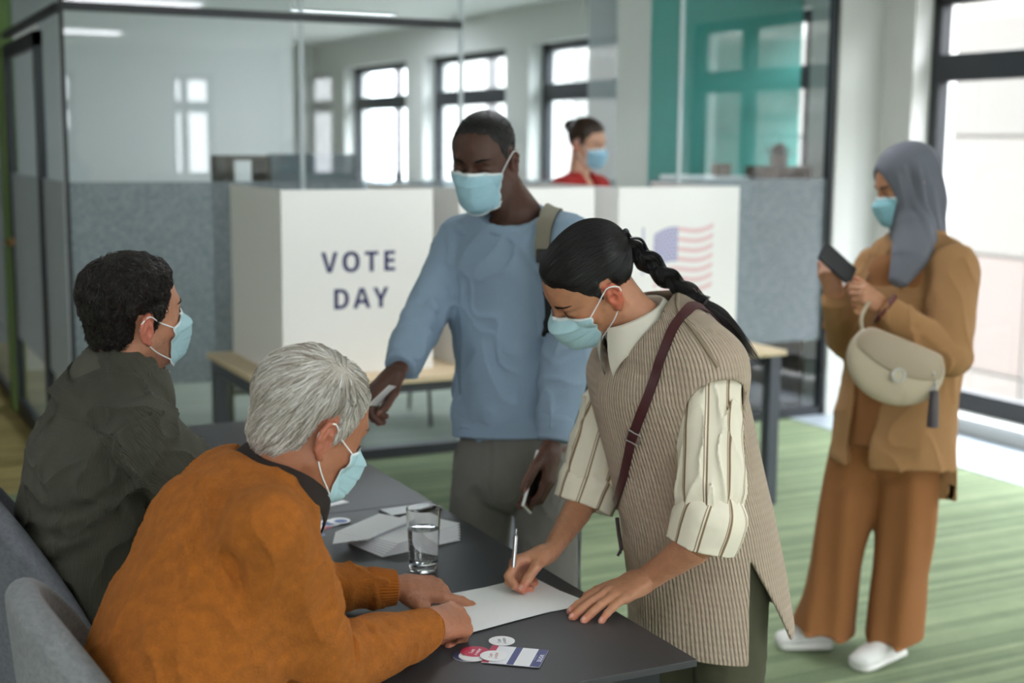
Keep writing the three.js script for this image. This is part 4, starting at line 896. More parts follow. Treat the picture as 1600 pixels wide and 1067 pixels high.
  const cuffMat = cloth('#a3590f', { roughness: 1, bumpMap: knitBump, bumpScale: 0.002 });
  for (const [e, w] of [[re, rw], [le, lw]]) { const C = new Field(), f = C.oval([[mix(e, w, 0.78), 0.0445, 0.0425], [mix(e, w, 0.97), 0.0385, 0.0355]], { ...side, end: 0.006 }, 0.01); P.put('cuff', meshed(C, 0.0045, { uv: roundUv(f, 40, 40) }), cuffMat, sw); }
  P.put('shirt_collar', collar({ c: add(neckBase, [0.004, -0.002, 0]), up: [0.5, 0.86, 0.0], front: [1, -0.4, -0.05] }, { r0: 0.07, rs: 0.068, rf: 0.075, flare: 0.016, h: 0.03, drop: 0.042, point: 0.04, span: 2.9 }), cloth('#2b211d', { side: THREE.DoubleSide }));
  const T = new Field();
  T.oval([[[0.4, 0.58, -2.15], 0.17, 0.13], [[0.46, 0.56, -2.15], 0.17, 0.1]], side, 0.03);
  for (const z of [-2.05, -2.25]) T.oval([[[0.45, 0.55, z], 0.085, 0.085], [[0.84, 0.55, z], 0.07, 0.07], [[0.85, 0.1, z], 0.06, 0.06]], { ...side, end: 0.01 }, 0.03);
  T.bend = folds(0.004, 16);
  P.put('trousers', meshed(T, 0.009), cloth('#2f3238'));
  for (const z of [-2.05, -2.25]) shoe(P, [0.78, 0, z], [1.05, 0, z], std('#2a201a', 0.5), std('#151312', 0.8), 1.0);
}

// ---------------------------------------------------------------- the official in a dark corduroy jacket
{
  const P = person('dark-haired man in a dark green corduroy jacket seated at the desk looking up', [0.43, -2.97]);
  const skin = '#b98266', H = headFrame([0.568, 1.308, -2.945], [0.955, 0.08, -0.27], [0, 0.97, 0.2], 1.0);
  const neckBase = [0.560, 1.180, -2.960], nb = H.inn(neckBase);
  const neck = [[[0, -0.03, -0.03], 0.055, 0.06], [mix([0, -0.03, -0.03], nb, 0.55), 0.056, 0.056], [nb, 0.064, 0.062]];
  const ho = { skin, flush: '#c26a58', neck, stubble: '#3a2a22' }, face = headField(ho);
  const rs = [0.554, 1.082, -2.790], re = [0.679, 0.926, -2.740], rw = [0.79, 0.79, -2.93], ls = [0.56, 1.1, -3.15], le = [0.66, 0.84, -3.27], lw = [0.82, 0.79, -3.12];
  const tones = { skin, flush: '#bf6d58', nails: '#cf9a88' }, relaxed = { bend: [[20, 25, 15, 4], [22, 28, 15, 0], [24, 30, 15, -3], [26, 30, 15, -6]], thumb: [[0.6, -0.35, 0.65], [0.9, -0.25, 0.25], [0.95, -0.2, 0]] };
  const handR = handGeo({ ...tones, ...relaxed, at: rw, arm: mix(re, rw, 0.5), dir: [0.9, -0.08, -0.35], back: [0, 1, 0.1], right: true, scale: 1.02 }, 0.0045);
  const handL = handGeo({ ...tones, ...relaxed, at: lw, arm: mix(le, lw, 0.5), dir: [0.9, -0.08, 0.35], back: [0, 1, -0.1], right: false, scale: 1.02 }, 0.0045);
  const body = bodyGeo(skin, { pelvis: [0.42, 0.56, -2.97], waist: [0.42, 0.72, -2.97], chest: [0.47, 0.95, -2.97], neck: neckBase, side: [0, 0, 1], arms: [[rs, re, mix(re, rw, 0.8)], [ls, le, mix(le, lw, 0.8)]], legs: [-2.87, -3.07].map((z) => [[0.42, 0.54, z], [0.84, 0.55, z], [0.84, 0.1, z], [0.92, 0.06, z]]) });
  P.put('body', merged(headGeo(H, ho, face), handL, handR, body), skinMat());
  wearMask(P, H, face);
  const cap = hairCap(H, { ...ho, thick: (x, y, z) => 0.006 + 0.009 * smooth(0.03, 0.1, y) + 0.002 * smooth(0.02, -0.06, z), line: [[0, 0.086], [34, 0.08], [50, 0.058], [64, 0.01], [76, -0.022], [83, 0.03], [104, 0.028], [118, -0.04], [150, -0.062], [180, -0.066]], colors: ['#15110f', '#1f1814'], bend: (x, y, z) => 0.0035 * noise3(x * 60, y * 60, z * 60) });
  const whorl = [0.01, 0.15, -0.06];
  const hs = combed(cap, { count: 4000, length: (p) => 0.02 + 0.03 * smooth(0.04, 0.1, p[1]), dir: (p) => norm(sub(p, whorl)), r: 0.0008, step: 0.004, lift: 0.004, wave: 0.9, colors: ['#15100e', '#211814', '#2b1f19', '#1a1411'], jitter: 0.5, line: -0.001 });
  P.put('hair', merged(cap.geo, hs, brows({ color: '#1d1512' }, face)).applyMatrix4(H.m), hairMat(0.45));

  const side = { side: [0, 0, 1] }, S = new Field();
  const bf = S.oval([[[0.542, 1.168, -2.960], 0.105, 0.09], [[0.520, 1.105, -2.960], 0.175, 0.12], [[0.490, 0.989, -2.960], 0.21, 0.14], [[0.459, 0.852, -2.960], 0.205, 0.138], [[0.460, 0.710, -2.960], 0.195, 0.132], [[0.469, 0.557, -2.960], 0.195, 0.135]], { ...side, end: 0.03 }, 0.03);
  const rf = S.oval([[rs, 0.078, 0.076], [mix(rs, re, 0.5), 0.07, 0.072], [re, 0.064, 0.064], [mix(re, rw, 0.9), 0.045, 0.045]], { ...side, end: 0.012 }, 0.04);
  const lf = S.oval([[ls, 0.078, 0.076], [mix(ls, le, 0.5), 0.07, 0.07], [le, 0.062, 0.062], [mix(le, lw, 0.9), 0.045, 0.045]], { ...side, end: 0.012 }, 0.04);
const YOKE_SEAM = [[0.36, 1.125, -2.98], [0.42, 1.124, -2.868], [0.457, 1.104, -2.8], [0.483, 1.096, -2.757]], ARM_SEAM = [[0.47, 1, -2.751], [0.476, 1.046, -2.764], [0.484, 1.096, -2.755], [0.51, 1.123, -2.74], [0.547, 1.136, -2.734], [0.58, 1.136, -2.741]], SIDE_SEAM = [[0.554, 0.94, -2.78], [0.535, 0.888, -2.78], [0.519, 0.837, -2.778], [0.506, 0.787, -2.771], [0.485, 0.682, -2.771]];
  const FOLD_ONE = [[0.31, 0.95, -2.96], [0.347, 0.928, -2.873], [0.386, 0.938, -2.796], [0.443, 0.959, -2.759], [0.492, 0.981, -2.75]], FOLD_TWO = [[0.32, 0.88, -2.98], [0.357, 0.887, -2.829], [0.394, 0.898, -2.78], [0.44, 0.914, -2.756], [0.484, 0.936, -2.752]], FOLD_THREE = [[0.33, 0.838, -2.875], [0.354, 0.83, -2.829], [0.391, 0.849, -2.779], [0.439, 0.875, -2.757], [0.484, 0.923, -2.752]];
  S.bend = folds(0.006, 10, [
    crease(YOKE_SEAM, 0.005, 0.006), crease(ARM_SEAM, 0.005, 0.008), crease(SIDE_SEAM, 0.005, 0.006),
    crease(FOLD_ONE, 0.013, 0.017), crease(FOLD_TWO, 0.013, 0.017), crease(FOLD_THREE, 0.013, 0.015), crease(ARM_SEAM.map((p) => add(p, [0.012, 0.008, 0.006])), 0.008, -0.006)], [1, 1, 1], 0.013);
  S.carve(ellipsoid(add(neckBase, [0.01, 0.04, 0]), [0.075, 0.055, 0.072], null), 0.012);
  const cordBump = texture(32, 64, (u, v) => Math.pow(Math.abs(Math.sin(u * Math.PI)), 0.6) * (0.85 + 0.15 * vnoise(u * 8, v * 16, 8, 16)));
  const uv = (p) => { const d0 = bf(...p), d1 = rf(...p), d2 = lf(...p), f = d1 < d0 && d1 < d2 ? rf : d2 < d0 ? lf : bf; if (f === bf) return [(Math.atan2((p[0] - 0.46) / 0.15, (p[2] + 2.96) / 0.21) / (2 * Math.PI) + 0.5) * 300, p[1] * 40, 300]; const o = f.uv(...p); return [(o.ang / (2 * Math.PI) + 0.5) * 120, o.len * 40, 120]; };
  const cord = { roughness: 0.85, bumpMap: cordBump, bumpScale: 0.0022, sheen: 0.7, sheenColor: new THREE.Color('#8d8a78'), sheenRoughness: 0.45 };
  const j = P.put('jacket', meshed(S, 0.0055, { uv }), cloth('#47463b', cord));
  P.put('jacket_collar', collar({ c: add(neckBase, [-0.01, 0.0, 0]), up: [0.28, 0.95, 0.0], front: [1, -0.15, -0.15] }, { r0: 0.072, rs: 0.074, rf: 0.085, flare: 0.028, h: 0.04, drop: 0.062, point: 0.03, span: 2.55, thick: 0.006 }), cloth('#4a493e', { ...cord, side: THREE.DoubleSide, bumpMap: null }), j);
  P.put('undershirt', collar({ c: add(neckBase, [0.006, 0.0, 0]), up: [0.3, 0.95, 0.0], front: [1, -0.25, -0.15] }, { r0: 0.066, rs: 0.064, rf: 0.072, flare: 0.004, h: 0.032, drop: 0.05, span: 3.12 }), cloth('#dcdad6', { side: THREE.DoubleSide }));
  const T = new Field();
  T.oval([[[0.4, 0.58, -2.97], 0.165, 0.12], [[0.46, 0.56, -2.97], 0.165, 0.1]], side, 0.03);
  for (const z of [-2.87, -3.07]) T.oval([[[0.45, 0.55, z], 0.085, 0.085], [[0.84, 0.55, z], 0.07, 0.07], [[0.85, 0.1, z], 0.06, 0.06]], { ...side, end: 0.01 }, 0.03);
  T.bend = folds(0.004, 16);
  P.put('trousers', meshed(T, 0.009), cloth('#2a2c33'));
  for (const z of [-2.87, -3.07]) shoe(P, [0.78, 0, z], [1.05, 0, z], std('#2a201a', 0.5), std('#151312', 0.8), 1.0);
}

// ---------------------------------------------------------------- the man in a blue sweatshirt
{
  const P = person('man in a blue sweatshirt and grey trousers standing behind the desk, handing over a paper', [1.57, -3.2]);
  const skin = '#4a2c20', H = headFrame([1.53, 1.634, -3.246], [-0.7, -0.33, 0.62], [-0.2, 0.95, 0.22], 0.97), L = norm([0.58, 0, 0.81]), FW = [-0.81, 0, 0.58];
  const neckBase = [1.610, 1.491, -3.208], nb = H.inn(neckBase);
  const neck = [[[0, -0.03, -0.03], 0.056, 0.06], [mix([0, -0.03, -0.03], nb, 0.55), 0.057, 0.057], [nb, 0.066, 0.064]];
  const ho = { skin, flush: '#552e22', neck }, face = headField(ho);
  const rs = [1.524, 1.418, -3.375], re = [1.394, 1.237, -3.298], rw = [1.259, 1.118, -3.165], ls = [1.678, 1.435, -3.075], le = [1.630, 1.189, -2.969], lw = [1.565, 0.950, -2.918];
  const tones = { skin, flush: '#5a3426', nails: '#8c6353', palm: '#7a5240' };
  const handR = handGeo({ ...tones, at: rw, arm: mix(re, rw, 0.6), dir: [-0.78, -0.5, 0.05], back: [-0.5, 0.72, -0.2], right: true, scale: 1.04, fat: 1.08, bend: [[30, 45, 25, 2], [38, 55, 30, 0], [45, 60, 30, 0], [48, 60, 30, 0]], thumb: [[0.75, -0.5, 0.45], [0.95, -0.35, 0.0], [0.95, -0.3, -0.15]] }, 0.004);
  const handL = handGeo({ ...tones, at: lw, arm: mix(le, lw, 0.6), dir: [-0.12, -0.98, 0.12], back: [0.75, 0.0, 0.65], right: false, scale: 1.06, fat: 1.08, bend: [[22, 30, 18, 6], [26, 38, 20, 1], [28, 40, 20, -4], [26, 36, 20, -9]], thumb: [[0.65, -0.35, 0.62], [0.88, -0.35, 0.3], [0.92, -0.35, 0.1]] }, 0.004);
  const hip = [1.576, 0.891, -3.151], leg = (s) => { const h = add(hip, L, s * 0.088), q = add(h, L, s * 0.022); return [h, [q[0] - 0.005, 0.47, q[2] + 0.005], [h[0] + 0.02, 0.1, h[2]], [h[0] - 0.06, 0.06, h[2] + 0.05]]; };
  const body = bodyGeo(skin, { pelvis: hip, waist: [1.584, 1.056, -3.174], chest: [1.598, 1.321, -3.210], neck: neckBase, side: L, arms: [[rs, re, mix(re, rw, 0.8)], [ls, le, mix(le, lw, 0.8)]], legs: [leg(-1), leg(1)] });
  P.put('body', merged(headGeo(H, ho, face), handL, handR, body), skinMat());
  wearMask(P, H, face, { blue: '#9cc6d4' });
  const cap = hairCap(H, { ...ho, thick: 0.0045, line: [[0, 0.088], [34, 0.082], [50, 0.06], [62, 0.02], [74, 0.0], [83, 0.03], [104, 0.028], [118, -0.03], [150, -0.055], [180, -0.06]], colors: ['#0b0909', '#141011'], bend: (x, y, z) => 0.0009 * noise3(x * 260, y * 260, z * 260) });
  const fuzz = combed(cap, { count: 1600, length: () => 0.007, dir: (p) => norm([Math.sin(p[0] * 900), Math.cos(p[2] * 700), Math.sin(p[1] * 800)]), r: 0.0006, step: 0.0025, lift: 0.002, colors: ['#0c0a0a', '#191414'], jitter: 1, line: 0.002 });
  P.put('hair', merged(cap.geo, fuzz, brows({ color: '#0f0b0a' }, face)).applyMatrix4(H.m), hairMat(0.6));
  const ho2 = { side: L }, S = new Field();
  S.oval([[[1.608, 1.480, -3.208], 0.085, 0.075], [[1.609, 1.434, -3.222], 0.16, 0.1], [[1.597, 1.330, -3.211], 0.178, 0.12], [[1.588, 1.123, -3.182], 0.166, 0.122], [[1.579, 0.990, -3.166], 0.168, 0.125], [[1.576, 0.950, -3.161], 0.162, 0.118]], { ...ho2, end: 0.02 }, 0.03);
  S.oval([[rs, 0.07, 0.068], [mix(rs, re, 0.5), 0.062, 0.062], [re, 0.056, 0.056], [mix(re, rw, 0.7), 0.047, 0.047], [mix(re, rw, 0.86), 0.044, 0.044]], { ...ho2, end: 0.012 }, 0.04);
  S.oval([[ls, 0.07, 0.068], [mix(ls, le, 0.5), 0.064, 0.062], [le, 0.058, 0.056], [mix(le, lw, 0.7), 0.05, 0.05], [mix(le, lw, 0.86), 0.046, 0.046]], { ...ho2, end: 0.012 }, 0.035);
  const D = (a, t, o) => add(mix(...a, t), o);
  S.bend = folds(0.0055, 9, [
    crease([[1.406, 1.174, -3.146], [1.456, 1.083, -3.073], [1.533, 1.020, -3.013]], 0.02, 0.006), crease([[1.446, 1.270, -3.142], [1.499, 1.148, -3.050]], 0.025, 0.005), crease([[1.629, 1.291, -2.986], [1.542, 1.147, -3.029], [1.465, 1.003, -3.056]], 0.02, 0.005),
    crease([[1.344, 1.280, -3.273], [1.406, 1.230, -3.234]], 0.012, 0.006), crease([[1.321, 1.234, -3.243], [1.391, 1.185, -3.200]], 0.012, 0.006), crease([[1.576, 1.159, -2.924], [1.627, 1.182, -2.902]], 0.01, 0.005), crease([[1.560, 1.100, -2.900], [1.606, 1.123, -2.881]], 0.01, 0.005), crease([[1.554, 1.054, -2.895], [1.599, 1.069, -2.875]], 0.01, 0.005)], [1, 0.8, 1], 0.007);
  S.carve(ellipsoid(add(neckBase, [-0.02, 0.028, 0.012]), [0.09, 0.05, 0.085], [L, [-0.25, 0.95, 0.18], norm(FW)]), 0.012);
  const sweat = { roughness: 0.95, bumpMap: woolBump, bumpScale: 0.0008 }, blue = '#8599ad';
  const sw = P.put('sweatshirt', meshed(S, 0.0062), cloth(blue, sweat));
  const rib = cloth(blue, { bumpMap: knitBump, bumpScale: 0.0012, roughness: 0.95 });
  { const C = new Field(), f = C.oval([[[1.578, 0.973, -3.164], 0.168, 0.125], [[1.576, 0.924, -3.157], 0.168, 0.126]], { ...ho2, end: 0.008 }, 0.01); P.put('hem_band', meshed(C, 0.006, { uv: roundUv(f, 180, 30) }), rib, sw); }
  for (const [e, w] of [[re, rw], [le, lw]]) { const C = new Field(), f = C.oval([[mix(e, w, 0.78), 0.046, 0.046], [mix(e, w, 0.96), 0.041, 0.04]], { ...ho2, end: 0.006 }, 0.01); P.put('cuff', meshed(C, 0.005, { uv: roundUv(f, 50, 40) }), rib, sw); }
  { const pts = []; for (let i = 0; i < 40; i++) { const a = (i / 40) * 6.283, c = add(neckBase, [-0.012, -0.008, 0.008]); pts.push(add(add(add(c, L, 0.076 * Math.cos(a)), FW, 0.074 * Math.sin(a)), [0, -0.032 * Math.sin(a), 0])); } P.put('neck_band', tube(pts, 0.011, 90, 10, true), rib, sw); }
  const T = new Field();
  T.oval([[add(hip, [0, 0.05, 0]), 0.145, 0.1], [add(hip, [0, -0.06, 0]), 0.158, 0.112]], ho2, 0.03);
  for (const s of [-1, 1]) { const l = leg(s); T.oval([[add(l[0], [0, -0.05, 0]), 0.08, 0.088], [mix(l[0], l[1], 0.3), 0.082, 0.09], [l[1], 0.07, 0.078], [l[2], 0.066, 0.07]], { ...ho2, end: 0.01 }, 0.012); }
  T.bend = folds(0.004, 12, [], [1, 0.4, 1], 0.005);
  P.put('trousers', meshed(T, 0.0075), cloth('#696660', { bumpMap: weaveBump }));
  for (const s of [-1, 1]) { const l = leg(s); shoe(P, [l[2][0] + 0.05, 0, l[2][2] - 0.03], [l[2][0] - 0.16, 0, l[2][2] + 0.13], std('#2a2a2c', 0.5), std('#d8d8d4', 0.8), 1.0); }

  // what he carries
  const B = thing('backpack', 'backpack on the back of the man in blue, one grey strap over his shoulder', 'backpack', [1.75, 1.1, -3.3]), off = (p) => sub(p, [1.75, 1.1, -3.3]);
  const back = (u, y, d) => add(add(add([1.57, y, -3.2], L, u), FW, -d), [0, 0, 0]);
  { const F = new Field(); F.oval([[off(back(0.0, 0.92, 0.2)), 0.13, 0.07], [off(back(0.0, 1.1, 0.215)), 0.135, 0.085], [off(back(0.0, 1.32, 0.2)), 0.115, 0.06]], ho2, 0.03); F.bend = folds(0.003, 14); part('bag_body', meshed(F, 0.008), cloth('#26272b'), B);
    const G = new Field(); G.oval([[off(back(0, 0.95, 0.285)), 0.1, 0.03], [off(back(0, 1.08, 0.295)), 0.1, 0.03]], ho2, 0.03); part('pocket', meshed(G, 0.008), cloth('#2c2d31'), B); }
  part('shoulder_strap', band(S, [[1.74, 1.46, -3.22], [1.7, 1.502, -3.165], [1.657, 1.509, -3.112], [1.627, 1.487, -3.076], [1.612, 1.459, -3.063], [1.605, 1.423, -3.055], [1.602, 1.4, -3.046]], 0.048, 0.006, 50).translate(-1.75, -1.1, 3.3), cloth('#8d8678'), B);
  part('webbing', band(S, [[1.602, 1.405, -3.046], [1.599, 1.384, -3.038], [1.593, 1.338, -3.014], [1.588, 1.278, -2.984], [1.6, 1.218, -2.97], [1.66, 1.15, -3.0]], 0.026, 0.004, 50).translate(-1.75, -1.1, 3.3), cloth('#17181a'), B);
  part('strap_buckle', new RoundedBoxGeometry(0.04, 0.035, 0.014, 2, 0.004).rotateY(-0.6).translate(1.597 - 1.75, 1.402 - 1.1, -3.034 + 3.3), M.black, B);
  const coat = thing('denim_jacket', 'pale blue denim jacket hanging behind the legs of the man in blue', 'jacket', [1.66, 0.4, -3.34]);
  const cf = (u, v) => { const w = 0.15 * (0.8 + 0.35 * v), y = 0.95 - 0.66 * v, x = (u - 0.5) * 2; return sub(add(add([1.64, y, -3.3], L, -0.01 + x * w), FW, -0.135 - 0.03 * Math.sin(u * 15 + v) - 0.02 * noise3(u * 6, v * 4, 1) - 0.03 * v), [1.66, 0.4, -3.34]); };
  part('jacket_cloth', sheet(50, 40, cf, 0.008), cloth('#ffffff', { bumpMap: woolBump, bumpScale: 0.0008, map: tint('#aeb4bb', 0.16, 14, 1) }), coat);
  const ph = thing('smartphone', 'white-edged phone in the lowered hand of the man in blue', 'phone', [0, 0, 0]);
  { const c = [1.510, 0.862, -2.909], g = new RoundedBoxGeometry(0.07, 0.145, 0.008, 3, 0.0035), m = new THREE.Group(); ph.position.set(...c); ph.quaternion.setFromUnitVectors(new THREE.Vector3(0, 1, 0), new THREE.Vector3(0.42, 0.86, -0.28).normalize()); ph.rotateY(0.75);
    part('case', g, std('#d9d9da', 0.35), ph); part('screen', new RoundedBoxGeometry(0.064, 0.137, 0.002, 2, 0.001).translate(0, 0, 0.0042), std('#0c0d10', 0.12), ph); }
  const sl = thing('folded_paper', 'folded white paper in the outstretched hand of the man in blue', 'paper', [1.192, 1.067, -3.100], 0);
  { { const X = norm([0.65, 0.69, 0.32]), Zv = norm([0.5, -0.3, -0.8]), Y = norm(cross(Zv, X)), Z2 = cross(X, Y); sl.quaternion.setFromRotationMatrix(new THREE.Matrix4().makeBasis(new THREE.Vector3(...X), new THREE.Vector3(...Y), new THREE.Vector3(...Z2))); } part('front_leaf', box(-0.035, 0.035, 0.0006, 0.0016, -0.035, 0.035), M.white, sl); part('back_leaf', box(-0.035, 0.035, -0.0016, -0.0006, -0.035, 0.035), M.white, sl); }
}

// ---------------------------------------------------------------- the woman with a headscarf and a phone
{
  const P = person('woman in a grey headscarf and camel coat standing by the window with a phone', [3.1, -3.42]);
  const skin = '#b5805f', H = headFrame([3.166, 1.548, -3.48], [-0.86, -0.34, -0.28], [-0.3, 0.94, -0.08], 0.955), L = norm([0.45, 0, 0.89]), FW = norm([-0.89, 0, 0.45]);
  const neckBase = [3.186, 1.335, -3.438], nb = H.inn(neckBase);
  const neck = [[[0, -0.03, -0.03], 0.05, 0.052], [nb, 0.055, 0.055]];
  const ho = { skin, flush: '#bb6d58', neck, w: 0.97 }, face = headField(ho);
  const ls = [3.187, 1.298, -3.273], le = [3.075, 1.041, -3.152], lw = [2.925, 1.185, -3.295], rs = [3.150, 1.272, -3.603], re = [3.022, 1.043, -3.585], rw = [2.903, 1.204, -3.490];
  const tones = { skin, flush: '#c2745f', nails: '#d9a597' };
  const handL = handGeo({ ...tones, at: lw, arm: mix(le, lw, 0.6), dir: [-0.72, 0.55, -0.25], back: [-0.1, 0.5, 0.85], right: false, scale: 0.92, bend: [[38, 42, 20, 0], [50, 60, 30, 0], [56, 66, 30, 0], [58, 66, 30, 0]], thumb: [[0.8, -0.3, 0.5], [0.95, -0.2, 0.25], [0.95, -0.2, 0.1]] }, 0.0042);
  const handR = handGeo({ ...tones, at: rw, arm: mix(re, rw, 0.6), dir: [-0.35, 0.92, -0.1], back: [-0.75, -0.3, 0.5], right: true, scale: 0.92, bend: [[55, 55, 25, 0], [58, 60, 28, 0], [60, 62, 28, 0], [60, 60, 28, 0]], thumb: [[0.8, -0.45, 0.35], [0.95, -0.3, 0.1], [0.95, -0.2, -0.1]] }, 0.0042);
  const hip = [3.082, 0.807, -3.404], heelR = [2.946, 0.000, -3.513], toeR = [2.797, 0.000, -3.591], heelL = [3.126, 0.000, -3.364], toeL = [2.893, 0.000, -3.306];
  const leg = (s, heel) => { const h = add(hip, L, s * 0.085), a = add(heel, [-0.02, 0.09, 0]); return [h, add(mix(h, a, 0.48), FW, 0.02), a, add(a, FW, 0.06)]; };
  const body = bodyGeo(skin, { pelvis: hip, waist: [3.113, 0.973, -3.416], chest: [3.156, 1.179, -3.427], neck: neckBase, side: L, arms: [[rs, re, mix(re, rw, 0.8)], [ls, le, mix(le, lw, 0.8)]], legs: [leg(-1, heelR), leg(1, heelL)] });
  P.put('body', merged(headGeo(H, ho, face), brows({ color: '#1c1412' }, face).applyMatrix4(H.m), handL, handR, body), skinMat());
  wearMask(P, H, face, { blue: '#86bcc8' });

  // headscarf: over the head, round the neck and down over the chest
  const K = new Field(), out = (p) => H.out(p);
  K.ell(out([0, 0.05, -0.022]), [0.083, 0.09, 0.106].map((q) => q * 0.955 + 0.012), H.axes, 0.03);
  K.ell(out([0, -0.03, 0.0]), [0.088, 0.095, 0.09], H.axes, 0.04);
  K.oval([[out([0, -0.06, -0.025]), 0.088, 0.088], [mix(out([0, -0.08, -0.02]), neckBase, 0.6), 0.088, 0.088], [add(neckBase, FW, 0.01), 0.105, 0.09]], { side: L }, 0.05);
  K.oval([[[3.135, 1.422, -3.387], 0.06, 0.05], [[3.082, 1.334, -3.354], 0.062, 0.045], [[3.032, 1.260, -3.344], 0.034, 0.026]], { side: L, end: 0.02 }, 0.05);
  const dir = norm(sub([3.244, 1.614, -3.397], [3.055, 1.272, -3.380]));
  K.carve((x, y, z) => { const p = H.inn([x, y, z]); const d = Math.hypot(p[0] / 0.058, (p[1] - 0.0) / 0.088) - 1; return Math.max(d * 0.055, 0.028 - p[2]) * 0.955; }, 0.008);
  K.bend = (x, y, z, d) => { if (Math.abs(d) > 0.05) return 0; const p = H.inn([x, y, z]), q = p[1] * 0.8 + p[2] * 0.62, a = Math.atan2(p[0] + 0.02, -p[2] + 0.05); const low = smooth(0.11, 0.03, p[1]) * smooth(0.07, 0.0, p[2]); return low * (0.008 * Math.sin(a * 9 + q * 22 + 1.5 * noise3(x * 9, y * 9, z * 9)) + 0.0045 * Math.sin(a * 21 + q * 30)) + 0.002 * noise3(x * 14, y * 14, z * 14); };
  P.put('headscarf', meshed(K, 0.005), cloth('#666973', { sheen: 0.5, sheenColor: new THREE.Color('#c9ccd6'), sheenRoughness: 0.4, roughness: 0.7 }));

  // coat over a plain top
  const side = { side: L }, C = new Field();
  C.oval([[[3.192, 1.362, -3.439], 0.1, 0.085], [[3.184, 1.308, -3.434], 0.165, 0.11], [[3.162, 1.159, -3.421], 0.195, 0.14], [[3.126, 0.972, -3.409], 0.19, 0.142], [[3.097, 0.807, -3.397], 0.2, 0.15], [[3.076, 0.641, -3.381], 0.208, 0.158], [[3.062, 0.496, -3.364], 0.212, 0.162]], { ...side, end: 0.02 }, 0.03);
  C.oval([[ls, 0.078, 0.074], [mix(ls, le, 0.5), 0.072, 0.07], [le, 0.068, 0.066], [mix(le, lw, 0.6), 0.056, 0.056], [mix(le, lw, 0.95), 0.047, 0.047]], { ...side, end: 0.01 }, 0.03);
  C.oval([[rs, 0.075, 0.072], [mix(rs, re, 0.5), 0.068, 0.066], [re, 0.06, 0.06], [mix(re, rw, 0.95), 0.047, 0.047]], { ...side, end: 0.01 }, 0.03);
  const local = (x, y, z) => { const q = sub([x, y, z], [hip[0], 0, hip[2]]); return [dot(q, L), y, dot(q, FW)]; };
  C.bend = folds(0.006, 8, [crease([[2.972, 1.096, -3.167], [3.016, 0.998, -3.073]], 0.014, 0.009), crease([[2.957, 1.135, -3.181], [2.984, 1.107, -3.072]], 0.012, 0.007), crease([[3.009, 1.251, -3.173], [2.997, 1.103, -3.099]], 0.016, 0.006)], [1, 0.5, 1], 0.008);
  C.trim((x, y, z) => { const [u, , f] = local(x, y, z); return 0.555 + 0.11 * smooth(0.0, 0.012, f + (u < 0 ? 0.2 : 0)) - y; }, 0.006);
  C.carve((x, y, z) => { const [u, , f] = local(x, y, z); return Math.max(Math.abs(u + 0.045) - 0.05, 0.06 - f, y - 1.4); }, 0.006);   // open front
  const coat = P.put('coat', meshed(C, 0.0062), cloth('#9f764c', { roughness: 0.9, bumpMap: woolBump, bumpScale: 0.0008 }));
  P.put('coat_collar', collar({ c: add(neckBase, [0.0, -0.012, 0]), up: [-0.05, 1, 0], front: FW }, { r0: 0.1, rs: 0.115, rf: 0.11, flare: 0.035, h: 0.02, drop: 0.06, point: 0.06, span: 2.3, thick: 0.006 }), cloth('#a37a50', { side: THREE.DoubleSide }), coat);
  { const F = new Field(); F.oval([[[3.148, 1.264, -3.423], 0.14, 0.1], [[3.108, 0.976, -3.396], 0.16, 0.12], [[3.067, 0.708, -3.373], 0.17, 0.125]], { ...side, end: 0.01 }, 0.03); F.bend = folds(0.004, 10, [], [1, 0.4, 1]); P.put('tunic', meshed(F, 0.008), cloth('#8b5a30')); }

  // wide trousers
  const T = new Field();
  T.oval([[add(hip, [0, 0.08, 0]), 0.15, 0.11], [add(hip, [0, -0.08, 0]), 0.165, 0.12]], side, 0.03);
  for (const [s, heel] of [[-1, heelR], [1, heelL]]) { const l = leg(s, heel), b = [l[2][0] + 0.0, 0.075, l[2][2]]; T.oval([[l[0], 0.1, 0.1], [mix(l[0], b, 0.35), 0.092, 0.09], [mix(l[0], b, 0.7), 0.088, 0.092], [b, 0.1, 0.115]], { ...side, end: 0.012 }, 0.025); }
  T.bend = (x, y, z, d) => { if (Math.abs(d) > 0.05) return 0; const q = smooth(1.0, 0.2, y); return 0.008 * q * Math.sin(z * 55 + x * 38 + 2 * noise3(x * 4, y * 2, z * 4)) + 0.004 * noise3(x * 12, y * 5, z * 12); };
  P.put('trousers', meshed(T, 0.0068), cloth('#935f34', { bumpMap: woolBump, bumpScale: 0.0006 }));
  const white = std('#e4e3df', 0.6), sole = std('#ecebe6', 0.7);
  shoe(P, add(heelR, [0.02, 0, 0]), toeR, white, sole, 1.0); shoe(P, add(heelL, [0.02, 0, -0.01]), toeL, white, sole, 1.0);
  const bracelet = (t, c) => { const p = mix(le, lw, t), d = norm(sub(lw, le)), a = norm(cross(d, [0, 1, 0])), b = cross(d, a), pts = []; for (let i = 0; i < 16; i++) pts.push(add(add(p, a, 0.049 * Math.cos(i / 16 * 6.283)), b, 0.049 * Math.sin(i / 16 * 6.283))); P.put('bracelet', tube(pts, 0.008, 48, 8, true), std(c, 0.5)); };
  bracelet(0.96, '#5a2320');

  const ph = thing('smartphone', 'black phone held up by the woman in the headscarf', 'phone', [2.859, 1.311, -3.438]);
